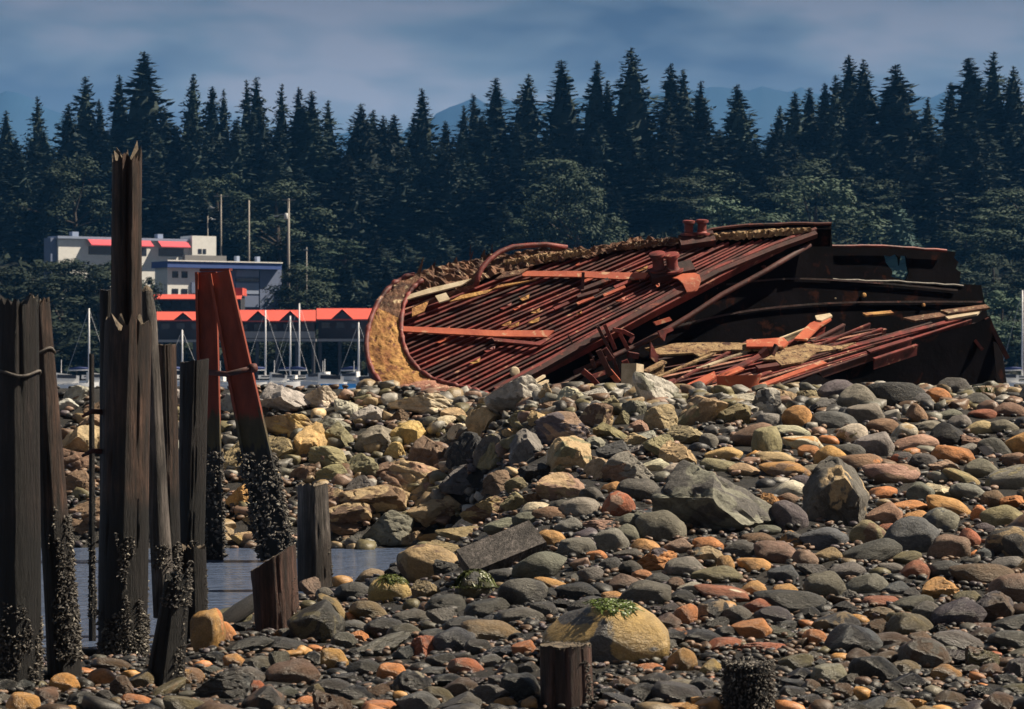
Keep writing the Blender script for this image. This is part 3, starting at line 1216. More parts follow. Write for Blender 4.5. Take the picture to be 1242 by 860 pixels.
RIM_IN = [(505, 340), (492, 362), (487, 385), (489, 420), (499, 446), (516, 462), (545, 472), (590, 481)]
UP_IN = [(505, 342), (545, 352), (600, 335), (645, 322), (700, 311), (760, 304), (830, 298), (900, 291), (960, 287)]
nstr = 31
for i in range(nstr):
    t = i / (nstr - 1)
    y6 = 318 + 166 * t + wr.uniform(-.6, .6)
    sl_ = 0.36 + 0.17 * t
    f_ = lambda x, y6=y6, sl_=sl_: y6 - sl_ * (x - 600)
    inside = [x for x in range(470, 992, 2) if (x >= lerp([(p[1], p[0]) for p in RIM_IN], f_(x))) and (x < 545 and f_(x) > 350 or x >= 545 and f_(x) > lerp(UP_IN[1:], x)) and f_(x) < lerp(LOWER_EDGE, x) + 1]
    if len(inside) < 14:
        continue
    xa, xb = inside[0], inside[-1]
    xb -= wr.choice([0, 0, 0, 4, 10])
    w = wr.uniform(0.028, 0.040)
    mb = MB()
    mt = wr.choice(["r_pink", "r_red"]) if (i < 7 and wr.random() < .6) else ("r_red" if wr.random() < 0.6 else "r_dark")
    cuts = [xa]
    while cuts[-1] < xb - 60:
        cuts.append(cuts[-1] + wr.uniform(35, 70))
    cuts.append(xb)
    off = wr.uniform(-.035, .0)
    prev = U(xa, f_(xa), off)
    for x in cuts[1:]:
        nx = U(x, f_(x) + wr.uniform(-.45, .45), off + wr.uniform(-.012, .012))
        mb.bar(prev - NU * 0.085, nx - NU * 0.085, 0.012, 0.16, NU)
        mb.bar(prev, nx, w, 0.014, NU)
        prev = nx
    wpart(mb, "stringer", mt)
# cross frames below
for (x0, y0, x1, y1) in [(520, 380, 566, 488), (566, 352, 640, 470), (640, 325, 720, 420), (715, 312, 800, 372), (790, 302, 872, 336), (860, 294, 930, 310)]:
    wpart(MB().bar(U(x0, y0, -0.34), U(x1, y1, -0.34), 0.05, 0.18, NU), "cross_frame", "r_dark")
# loose flakes of scale left on the stringers
for k in range(26):
    x = wr.uniform(520, 820)
    y = wr.uniform(0, 1) * 70 + (430 - 0.42 * (x - 560)) - 50
    if y < lerp(UP_IN, x) + 6 or y > lerp(LOWER_EDGE, x) - 6:
        continue
    ln = wr.uniform(5, 16)
    wpart(MB().poly([U(x, y, .03), U(x + ln * .6, y - .42 * ln * .6 + wr.uniform(0, 2), .05), U(x + ln, y - .42 * ln, .04), U(x + ln * .9, y - .42 * ln + wr.uniform(2, 5), .03), U(x + ln * .3, y - .1 * ln + wr.uniform(2, 4), .04)], 0.015, NU), "rust_flake", wr.choice(["r_bright", "r_bright", "r_red", "r_tan"]))

# edge angle along the torn lower side of the deck
for dy, w in ((0, 0.09), (5, 0.05)):
    mb = MB()
    for (a, b_), (c, d) in zip(LOWER_EDGE[1:], LOWER_EDGE[2:]):
        mb.bar(U(a, b_ - dy, 0.0), U(c, d - dy, 0.0), w, 0.10, NU)
    wpart(mb, "edge_angle", "r_red" if dy else "r_dark")

# rounded bow: tan scaled band between an outer lip and an inner lip
OUT = [(503, 338), (486, 343), (470, 356), (456, 377), (447, 402), (445, 428), (451, 453), (468, 474), (498, 486), (540, 492), (585, 493)]
INN = [(512, 345), (499, 356), (491, 372), (487, 392), (488, 414), (495, 436), (507, 452), (524, 463), (548, 471), (570, 477), (592, 484)]


def spline(pts, n):
    out = []
    m_ = len(pts)
    for i in range(n):
        t = i / (n - 1) * (m_ - 1)
        k = min(int(t), m_ - 2)
        u = t - k
        p0, p1, p2, p3 = pts[max(k - 1, 0)], pts[k], pts[k + 1], pts[min(k + 2, m_ - 1)]
        out.append(tuple(0.5 * (2 * p1[j] + (p2[j] - p0[j]) * u + (2 * p0[j] - 5 * p1[j] + 4 * p2[j] - p3[j]) * u * u + (3 * p1[j] - p0[j] - 3 * p2[j] + p3[j]) * u ** 3) for j in (0, 1)))
    return out


so_, si_ = spline(OUT, 110), spline(INN, 110)
for k0, k1, mt, lb in ((0, 33, "r_mix", "rotten brown top of the bow band"), (33, 78, "r_tan", "bow band flaking with yellow-orange rust"), (78, 110, "r_pink", "pinkish scaled foot of the bow band")):
    rows = []
    for j in range(21):
        t = j / 20
        row = []
        for k in range(k0, min(k1 + 1, 110)):
            p, q = so_[k], si_[k]
            x, y = p[0] + (q[0] - p[0]) * t, p[1] + (q[1] - p[1]) * t
            off = 0.08 + 0.04 * math.sin(t * math.pi) + 0.025 * noise.noise(Vector((x * 0.10, y * 0.10, 2))) + 0.022 * noise.noise(Vector((x * 0.3, y * 0.3, 2))) + 0.016 * noise.noise(Vector((x * 0.8, y * 0.8, 2)))
            row.append(U(x, y, off))
        rows.append(row)
    wpart(MB().grid(rows), "bow_band", mt, lb, smooth=True)
for nm, pl, wd, mt in (("outer_lip", so_, 0.045, "r_red"), ("inner_lip", si_, 0.04, "r_red")):
    mb = MB()
    mb.tube([U(x, y, 0.09 + .03 * noise.noise(Vector((x * .15, y * .15, wd * 50)))) for x, y in pl], [wd * (1 + .45 * noise.noise(Vector((k * .35, 3, wd * 90)))) for k in range(len(pl))], 8)
    wpart(mb, nm, mt, smooth=True)
# side of the bow below the outer lip, going back and down
rows = [[U(x, y, 0.08) + Vector((0.0, 0.55 * s, -0.30 * s)) + Vector((-0.1 * s * (1 - s), 0, 0)) for x, y in so_] for s in (0, .3, .6, 1, 1.6, 2.2)]
wpart(MB().grid(rows), "bow_side", "r_dark", smooth=True)

# rotten upper strip with torn plates along the ridge
TOP = [(470, 352), (486, 340), (512, 330), (545, 322), (580, 316), (620, 309), (662, 302), (700, 304), (738, 299), (770, 291), (805, 291), (840, 290)]
BOT = [(498, 366), (512, 362), (540, 355), (570, 347), (600, 336), (640, 326), (680, 318), (710, 315), (745, 308), (775, 303), (810, 301), (845, 298)]
ta, tb = spline(TOP, 130), spline(BOT, 130)
rows = []
for j in range(9):
    t = j / 8
    row = []
    for k, (p, q) in enumerate(zip(ta, tb)):
        x, y = p[0] + (q[0] - p[0]) * t, p[1] + (q[1] - p[1]) * t
        if j == 0:
            y += 3.0 * noise.noise(Vector((k * 0.35, 4, 1))) + 2.0 * noise.noise(Vector((k * 0.9, 4, 1)))
        off = 0.05 + 0.09 * noise.noise(Vector((x * 0.12, y * 0.25, 7))) + 0.05 * noise.noise(Vector((x * 0.4, y * 0.5, 7)))
        row.append(U(x, y, off))
    rows.append(row)
wpart(MB().grid(rows), "deck_edge", "r_mix", "rotten deck edge with loose scale", smooth=False)
# back of the ridge so it has depth
rows = [[U(x, y + 2, 0.0) + Vector((0, 0.4 * s, -0.5 * s)) for x, y in ta] for s in (0, 1, 3)]
wpart(MB().grid(rows), "ridge_back", "r_dark")
# torn spikes
for (x, y, dx, dy, w) in [(505, 343, 9, -30, 7), (525, 327, 3, -8, 5), (552, 322, 2, -9, 7), (570, 318, 4, -12, 3), (586, 314, 2, -10, 7), (596, 313, 1, -16, 3), (606, 311, -1, -4, 8), (570, 312, 1, -14, 2)]:
    a = U(x, y, 0.03)
    b_ = U(x, y, 0.03) + Vector((dx * 47.5 / F, 0, -dy * 47.5 / F))
    wpart(MB().bar(a, b_, w * 47.5 / F, 0.02, (0, 1, 0), 0.008, 0.008), "torn_plate", "r_dark" if w < 6 else "r_mix")
# plates lying on the upper deck strip
for pts, mt in [([(486, 372), (505, 366), (560, 352), (572, 344), (520, 356), (495, 364)], "pale"), ([(545, 372), (590, 362), (604, 352), (650, 345), (600, 356), (560, 364)], "r_tan"),
                ([(600, 345), (630, 339), (642, 331), (612, 336)], "r_mix"), ([(528, 365), (541, 361), (546, 369), (533, 373)], "pale"), ([(500, 380), (520, 371), (514, 384), (500, 390)], "r_tan")]:
    wpart(MB().poly([U(x, y, 0.12) for x, y in pts], 0.03, NU), "loose_plank", mt)
# curved pipe over the deck edge
wpart(MB().tube([U(x, y, o_) for x, y, o_ in [(578, 349, .06), (580, 342, .13), (585, 334, .18), (594, 325, .2), (606, 316, .2), (622, 309, .18), (642, 305, .14), (662, 302, .1), (688, 302, .03)]], 0.045, 10), "curved_pipe", "r_red", smooth=True)
# yellow scale heaps inside the deck edge
for nm_, a, b_, hh, mt, sd_ in (("scale_heap", (612, 323), (716, 309), 9, "r_scale", 1), ("scale_heap", (742, 305), (826, 295), 6, "r_mix", 2), ("scale_heap", (846, 293), (984, 283), 9, "r_scale", 3)):
    rows = []
    for j in range(7):
        t = j / 6
        row = []
        for k in range(50):
            u = k / 49
            x, y = a[0] + (b_[0] - a[0]) * u, a[1] + (b_[1] - a[1]) * u
            wdt = hh * (0.35 + 0.65 * math.sin(math.pi * min(1, u * 1.02)) ** 0.6)
            y -= (t - 0.35) * wdt
            off = 0.04 + 0.08 * math.sin(t * math.pi) + 0.07 * noise.noise(Vector((x * 0.3, y * 0.5, sd_)))
            row.append(U(x, y, off))
        rows.append(row)
    wpart(MB().grid(rows), nm_, mt)
# straps
for pts, mt in [([(488, 400), (540, 402), (600, 405), (672, 405), (664, 413), (600, 412), (540, 409), (489, 406)], "r_bright"), ([(596, 414), (650, 419), (672, 412), (655, 423), (600, 418)], "r_red"),
                ([(632, 333), (700, 333), (760, 335), (786, 335), (782, 342), (755, 343), (700, 340), (634, 339)], "r_bright")]:
    wpart(MB().poly([U(x, y, 0.085) for x, y in pts], 0.03, NU), "strap", mt)
for (x, y, l_) in [(708, 345, 26), (745, 352, 20), (775, 343, 22), (700, 372, 20), (672, 378, 18), (732, 362, 26)]:
    wpart(MB().bar(U(x, y, .06), U(x + l_, y - .42 * l_, .06), 0.055, 0.03, NU), "bracket", wr.choice(["r_bright", "r_red"]))
wpart(MB().bar(U(704, 358, .1), U(738, 345, .1), 0.07, 0.06, NU).bar(U(700, 366, .1), U(726, 358, .1), 0.06, 0.05, NU).bar(U(706, 362, .02), U(707, 346, .3), 0.05, 0.05, (0, 1, 0)), "winch_block", "r_dark")


def bollards(name, spots, h, r, axis, mat, plinth):
    (xa, ya), (xb, yb) = plinth
    pl_ = wpart(MB().bar(U(xa, ya, .04), U(xb, yb, .04), 0.24, 0.14, NU), "bollard_plinth", "r_dark")
    for (x, y) in spots:
        b0 = U(x, y, 0.06)
        mb = MB().lathe(b0, axis, [(0, r * 1.9), (0.035, r * 1.9), (0.04, r * 1.25), (h * 0.25, r), (h * 0.78, r), (h * 0.84, r * 1.45), (h, r * 1.4), (h * 1.04, r * 0.8)], 18)
        wpart(mb, "bollard", mat, smooth=True, sharp=35, parent=pl_)


bollards("bollard", [(799, 331), (816, 332)], 0.30, 0.095, (-0.12, -0.35, 0.93), "r_red", ((788, 338), (840, 326)))
bollards("bollard", [(835, 289), (851, 288)], 0.25, 0.075, (0.02, -0.1, 1), "r_red", ((824, 297), (866, 291)))
# hanging bright flap
mb = MB()
fl = [[(814, 342), (828, 337), (842, 336)], [(822, 345), (836, 341), (848, 340)], [(828, 350), (838, 348), (850, 346)], [(833, 357), (840, 356), (846, 353)]]
mb.grid([[U(x, y, o_ ) for x, y in r_] for r_, o_ in zip(fl, (.10, .13, .12, .05))])
mb.grid([[U(x, y, o_ - 0.03) for x, y in r_][::-1] for r_, o_ in zip(fl, (.10, .13, .12, .05))])
wpart(mb, "torn_flap", "r_bright", "bright orange-red torn flap", smooth=True)

# raised end of the deck: dark coaming above the ridge
RZ = [(848, 287), (862, 281), (905, 276), (960, 274), (1008, 274)]
rows = [[U(x, y, 0.05) + Vector((0, 0, 0)) for x, y in spline(RZ, 40)], [U(x, y + 5, 0.02) for x, y in spline(RZ, 40)], [U(x, y + 12, -0.25) for x, y in spline(RZ, 40)]]
wpart(MB().grid(rows), "coaming", "black")
wpart(MB().tube([U(x, y, 0.05) for x, y in jag(RZ, 0.5, 8, 14)], 0.03, 6), "coaming_rail", "r_dark")

# ---- the great dark bulkhead: ruled from the deck's lower edge down to the lower deck
TOPB = [(560, 494), (600, 480), (660, 447), (750, 396), (870, 332), (940, 303), (988, 284), (1009, 275), (1010, 300), (1080, 301), (1160, 305), (1190, 348), (1200, 380)]
def bulk(px, py):
    """vertical, receding to the right like the deck edge above it"""
    X = (px - 621.0) / F
    # plane through the deck's lower edge: Y = y0 + m * x
    p, q = U(660, 446), U(985, 284)
    m_ = (q.y - p.y) / (q.x - p.x)
    D = (p.y - m_ * p.x) / (1 - m_ * X)
    return P(px, py, D + 0.25 + max(0, (470 - py)) * 0.0)
p_, q_ = U(660, 446), U(985, 284)
mB = (q_.y - p_.y) / (q_.x - p_.x)
NB = Vector((mB, -1, 0)).normalized()
bpts = [(540, 505), (585, 492), (660, 449), (750, 398), (870, 334), (940, 305), (988, 286), (1008, 276), (1011, 320), (1100, 340), (1190, 346), (1200, 395), (1100, 420), (1000, 436), (900, 470), (840, 490), (790, 505), (740, 515)]
wpart(MB().poly([bulk(x, y) for x, y in bpts], 0.08, NB), "bulkhead", "black", "soot-black inner bulkhead")
wpart(MB().poly([bulk(x, y) - NB * 0.9 for x, y in [(560, 500), (1190, 400), (1190, 470), (1050, 520), (560, 530)]], 0.08, NB), "hold_plating", "black")
# torn end plate with a ragged hole
outer = [(1008, 299), (1060, 299), (1110, 302), (1164, 305), (1162, 312), (1167, 318), (1164, 326), (1170, 330), (1168, 345), (1183, 349), (1192, 356), (1198, 380), (1008, 380)]
hole = [(1077, 309), (1084, 311), (1090, 308), (1094, 311), (1095, 322), (1097, 310), (1103, 310), (1105, 322), (1107, 330), (1103, 340), (1092, 342), (1086, 337), (1087, 329), (1079, 318)]
mb = MB()
# split left and right of the hole so that the hole is a real opening
left = [(1008, 299), (1060, 299), (1090, 300.5), (1090, 308)] + [(1084, 311), (1077, 309), (1079, 318), (1087, 329), (1086, 337), (1092, 342)] + [(1092, 380), (1008, 380)]
right = [(1090, 300.5), (1110, 302)] + outer[3:12] + [(1092, 380), (1092, 342), (1103, 340), (1107, 330), (1105, 322), (1103, 310), (1097, 310), (1095, 322), (1094, 311), (1090, 308)]
for poly_ in (left, right):
    mb.poly([bulk(x, y) - NB * 0.12 for x, y in poly_], 0.03, NB)
wpart(mb, "end_plate", "black", "torn black end plate with a hole through it")
wpart(MB().tube([bulk(x, y) - NB * 0.05 for x, y in jag([(1008, 298), (1060, 298), (1110, 301), (1150, 304)], 0.6, 5, 12)], [0.028] * 12 + [0.02] * 40 if False else 0.026, 6), "top_rail", "r_red")
wpart(MB().tube([bulk(x, y) for x, y in jag([(1010, 339), (1050, 341), (1100, 342), (1168, 347)], 0.8, 9, 10)], 0.022, 6), "seam_strip", "wire")
for pts in ([(880, 345), (960, 338), (1060, 343), (1160, 352)], [(800, 400), (900, 378), (1000, 368), (1100, 366), (1190, 366)], [(720, 470), (800, 446), (880, 428), (960, 414)]):
    q_ = spline(pts, 26)
    mb = MB()
    for (a, b_), (c, d) in zip(q_, q_[1:]):
        mb.bar(bulk(a, b_) + NB * .03, bulk(c, d) + NB * .03, .03, .02, NB)
    wpart(mb, "plate_seam", "r_plate")
# rail across the bulkhead
wpart(MB().tube([bulk(x, y) + NB * 0.2 for x, y in [(690, 452), (735, 433), (768, 418), (800, 401), (830, 383), (868, 358), (920, 330), (975, 297)]], 0.045, 8), "bulkhead_rail", "r_dark", smooth=True)
# brackets and frames hanging before the bulkhead
def fr(name, pts, w, mat, off):
    mb = MB()
    for (a, b_), (c, d) in zip(pts, pts[1:]):
        mb.bar(bulk(a, b_) + NB * off, bulk(c, d) + NB * off, w, w * 0.8, (0, 1, 0.2))
    wpart(mb, name, mat)
for pts, w, mt, off in [([(713, 396), (730, 430), (742, 462)], .05, "r_dark", .35), ([(723, 394), (736, 424)], .06, "r_red", .3), ([(730, 400), (742, 402), (754, 408), (750, 416)], .06, "r_red", .4), ([(738, 405), (748, 424)], .06, "r_red", .4),
                         ([(709, 425), (718, 444), (724, 455)], .09, "r_dark", .5), ([(716, 423), (725, 436)], .08, "r_red", .5), ([(690, 450), (700, 458), (714, 474)], .09, "r_red", .5), ([(701, 457), (717, 451)], .07, "r_red", .5), ([(722, 450), (733, 463)], .09, "r_bright", .5),
                         ([(742, 437), (748, 452)], .10, "r_red", .45), ([(748, 430), (760, 432)], .09, "r_red", .4), ([(704, 436), (708, 446)], .06, "r_dark", .4), ([(684, 407), (692, 422)], .025, "r_dark", .15)]:
    fr("hanging_frame", pts, w, mt, off)
for pts, mt in [([(781, 391), (800, 385), (803, 389), (784, 395)], "r_bright"), ([(786, 402), (803, 397), (805, 401), (796, 405), (794, 414), (788, 408)], "r_red"), ([(777, 414), (785, 430), (800, 438), (786, 443), (777, 434)], "r_red")]:
    wpart(MB().poly([bulk(x, y) + NB * 0.35 for x, y in pts], 0.04, NB), "torn_bracket", mt)
wpart(MB().lathe(bulk(620, 451) + NB * 0.12, NB, [(0, .085), (.02, .085), (.03, .06)], 16), "hatch_disc", "pale", "pale round disc on the dark plating", smooth=True)
for (x, y, s) in [(1047, 358, 6), (1119, 370, 5), (1012, 362, 2)]:
    wpart(MB().lathe(bulk(x, y) + NB * 0.02, NB, [(0, s * .0068), (.02, s * .0068), (.03, s * .004)], 10), "rust_patch", "r_tan" if s > 2 else "pale")

# ---- lower deck: tilted shelf with its own stringers
LT = [(780, 424), (830, 421), (900, 419), (960, 408), (1010, 400), (1100, 392), (1198, 379)]
LB = [(780, 505), (850, 498), (900, 484), (960, 462), (1020, 432), (1090, 413), (1200, 386)]
wpart(MB().poly([L(x, y, -0.16) for x, y in LT] + [L(x, y, -0.16) for x, y in LB[::-1]], 0.06, NL), "lower_plating", "r_plate")
for (xa, ya, xb, yb, mt, w) in [(782, 452, 806, 440, "r_scale", .1), (790, 462, 880, 424, "r_scale", .05), (800, 475, 912, 413, "r_red", .05), (805, 492, 940, 424, "r_red", .12), (845, 449, 900, 430, "pale", .04), (860, 445, 988, 396, "pale", .035),
                                (930, 429, 1000, 398, "r_red", .05), (984, 416, 1024, 395, "r_dark", .06), (985, 423, 1055, 394, "r_red", .04), (1005, 423, 1070, 400, "r_red", .05), (980, 436, 1130, 393, "r_dark", .05),
                                (1020, 425, 1165, 388, "r_red", .10), (840, 500, 1000, 441, "r_bright", .11), (885, 485, 920, 470, "tan_" and "pale", .04), (1053, 428, 1105, 412, "r_red", .09), (1060, 437, 1112, 420, "r_red", .06), (820, 480, 900, 448, "r_bright", .13),
                                (850, 485, 935, 452, "r_red", .08), (780, 478, 820, 462, "r_red", .1)]:
    mb = MB()
    a, b_ = L(xa, ya, 0.02), L(xb, yb, 0.02)
    mb.bar(a - NL * .09, b_ - NL * .09, 0.025, 0.18, NL)
    mb.bar(a, b_, w, 0.03, NL)
    wpart(mb, "lower_stringer", mt)
for k in range(15):
    t = k / 14
    # long bars fanning from the near left to the far right of the shelf
    xa, ya = 784 + 60 * t + wr.uniform(-6, 6), 440 + 62 * t
    xb, yb = 1000 + 190 * t ** .6 + wr.uniform(-14, 6), 401 - 18 * t ** .6 + 5 * math.sin(3 * t)
    u0 = wr.uniform(0, .22)
    u1 = wr.uniform(.72, 1.0)
    pa = (xa + (xb - xa) * u0, ya + (yb - ya) * u0)
    pb_ = (xa + (xb - xa) * u1, ya + (yb - ya) * u1)
    mb = MB()
    a, b_ = L(pa[0], pa[1], 0.0), L(pb_[0], pb_[1], wr.uniform(-.03, .02))
    mb.bar(a - NL * .07, b_ - NL * .07, 0.014, 0.14, NL)
    mb.bar(a, b_, wr.uniform(.03, .055), 0.016, NL)
    wpart(mb, "lower_stringer", wr.choice(["r_red", "r_red", "r_dark", "r_pink"]))
for pts, mt, off in [([(782, 426), (820, 420), (870, 419), (905, 420), (955, 423), (950, 428), (890, 428), (862, 430), (848, 436), (840, 432), (800, 434)], "r_scale", .06), ([(905, 421), (950, 418), (956, 424), (950, 429), (905, 429)], "r_bright", .13),
                     ([(963, 420), (982, 401), (1002, 393), (1008, 396), (994, 405), (978, 421)], "r_bright", .14), ([(988, 394), (1006, 391), (1009, 394), (996, 400), (990, 399)], "pale", .17),
                     ([(925, 440), (950, 427), (975, 420), (1010, 424), (1038, 419), (1020, 427), (990, 431), (972, 443), (948, 447), (940, 440)], "r_scale", .06), ([(1046, 386), (1080, 383), (1084, 386), (1050, 389)], "r_tan", .1), ([(1145, 388), (1190, 381), (1185, 386), (1150, 392)], "pale", .08),
                     ([(1095, 391), (1150, 383), (1165, 386), (1110, 395)], "r_mix", .09), ([(832, 480), (866, 464), (868, 470), (850, 482), (836, 486)], "r_bright", .2), ([(1140, 384), (1195, 377), (1200, 381), (1150, 388)], "r_mix", .12)]:
    wpart(MB().poly([L(x, y, off) for x, y in pts], 0.035, NL), "deck_plate", mt)
# round hatch trunk and fittings
base = L(893, 478, -0.05)
ax = Vector((0.10, -0.30, 0.95))
mb = MB()
nn = 28
ring = lambda h_, r_: [base + ax.normalized() * h_ + Vector((math.cos(2 * math.pi * k / nn) * r_, math.sin(2 * math.pi * k / nn) * r_ * 0.9, 0.03 * math.cos(2 * math.pi * k / nn) * r_)) for k in range(nn + 1)]
mb.grid([ring(-0.3, .30), ring(0.0, .31), ring(.18, .32), ring(.36, .36), ring(.36, .32), ring(.0, .29), ring(-.3, .28)])
wpart(mb, "hatch_trunk", "r_bright", "round orange-red hatch trunk", smooth=True, sharp=40)
wpart(MB().bar(L(918, 452, .06), L(944, 448, .06), .12, .08, NL).bar(L(922, 446, .22), L(930, 444, .3), .08, .1, NL).bar(L(936, 445, .22), L(941, 442, .34), .05, .1, NL), "deck_fitting", "r_dark")
# outer hull side under the lower deck, in shade
h0 = [(860, 503), (905, 488), (965, 464), (1025, 435), (1095, 415), (1202, 385)]
rows = []
for s in (0, 0.5, 1.0, 1.6, 2.4):
    rows.append([L(x, y, -0.02) + Vector((0.12 * s, 0.28 * s, -0.75 * s)) for x, y in spline(h0, 24)])
wpart(MB().grid(rows), "hull_side", "black")
e0 = L(1200, 381, -0.02)
wpart(MB().poly([e0, e0 + Vector((0.25, 0.3, -0.5)), e0 + Vector((0.42, 0.4, -1.6)), e0 + Vector((-0.6, 0.2, -1.8)), e0 + Vector((-0.3, -.05, -.2))], 0.05, (-0.3, -1, 0.05)), "stern_plate", "black")
wpart(MB().bar(e0 + Vector((-.05, -.05, -.05)), e0 + Vector((.33, .15, -.72)), .07, .07, (0, 1, 0)), "bent_bar", "r_dark")
wpart(MB().bar(e0 + Vector((-.28, -.2, -.42)), e0 + Vector((-.14, -.15, -.58)), .05, .05, (0, 1, 0)), "bent_bar", "r_red")

# timber block standing before the wreck
o = MB()
b0 = P(766, 470, 44.6)
o.bar(b0 + Vector((0, 0, -.25)), b0 + Vector((0.02, 0.05, .36)), .26, .24, (-0.6, -1, 0))
o = o.build("timber_block", M["pale"], origin=b0)
tag(o, "pale squared timber end standing among the wreck's tangled frames", "timber")
o = MB()
for i, (x, y, x2, y2) in enumerate([(640, 468, 660, 456), (646, 470, 664, 462)]):
    o.bar(P(x, y, 45.2), P(x2, y2, 45.6), .05, .04)
tag(o.build("driftwood_stick", M["pale"], origin=P(650, 463, 45.4)), "pale broken sticks lying behind the big grey crest boulder", "driftwood")
o = MB().tube([P(737, 493, 43.7), P(756, 483, 43.9)], .06, 10)
tag(o.build("driftwood_log", M["endgrain"], origin=P(745, 488, 43.8), smooth=True), "short tan driftwood log poking out beside the pointed pale boulder", "driftwood")

# weathered timber block on the beach
D_ = hit(612, 690) or 31
o = MB()
ce = P(612, 677, D_)
o.bar(ce + Vector((-.36, -.05, -.10)), ce + Vector((.33, .12, .17)), .42, .20, (-0.25, -0.55, 0.8))
tb_ = o.build("timber_block", M["wood_grey"], origin=ce)
tag(tb_, "weathered grey sawn timber block lying between the smooth tan boulder and a grey cobble", "timber")
# ------------------------------------------------------------------ pilings
def crust(name, parent, axis_fn, rad_fn, z0, z1, n, size, th0=-math.pi, th1=math.pi, seed=1, dens=None, tips=0.16):
    """mussels and barnacles: many little shells in one part"""
    q = random.Random(seed)
    vs, fs, cs = [], [], []
    shape = np.array([(0, 0, 1), (0.5, 0, 0.1), (0.1, .55, 0), (-.5, .05, .1), (-.05, -.5, 0), (0, 0, -.8)])
    tri = [(0, 1, 2), (0, 2, 3), (0, 3, 4), (0, 4, 1), (5, 2, 1), (5, 3, 2), (5, 4, 3), (5, 1, 4)]
    k = 0
    tries = 0
    n = int(n * 1.5)
    while k < n and tries < n * 6:
        tries += 1
        z = z0 + (z1 - z0) * q.random() ** 1.0
        t = q.uniform(th0, th1)
        if dens and noise.noise(Vector((math.cos(t) * 2.2, math.sin(t) * 2.2, z * 2.6 + seed))) < dens(z):
            continue
        r = rad_fn(z)
        nrm = Vector((math.cos(t), math.sin(t), 0))
        c = axis_fn(z) + nrm * r * q.uniform(0.96, 1.0 + 0.35 * size / max(r, .05))
        e = (nrm + rvec(q) * 0.9).normalized()
        s = size * q.uniform(0.4, 1.0)
        m_ = e.to_track_quat("Z", "Y").to_matrix()
        base = len(vs)
        tone = q.random()
        cc = (0.065, 0.058, 0.052) if tone > tips else (0.17, 0.15, 0.13)
        if tone < tips * 0.25:
            cc = (0.34, 0.31, 0.26)
        for p in shape:
            vs.append(c + m_ @ Vector((p[0] * s * .75, p[1] * s * .75, p[2] * s)))
            cs.append(cc)
        fs += [tuple(i + base for i in f) for f in tri]
        k += 1
    mb = MB()
    mb.v, mb.f, mb.c = vs, fs, cs
    o = mb.build(name, M["crust"], parent, colors=True)
    o["kind"] = "stuff"
    return o


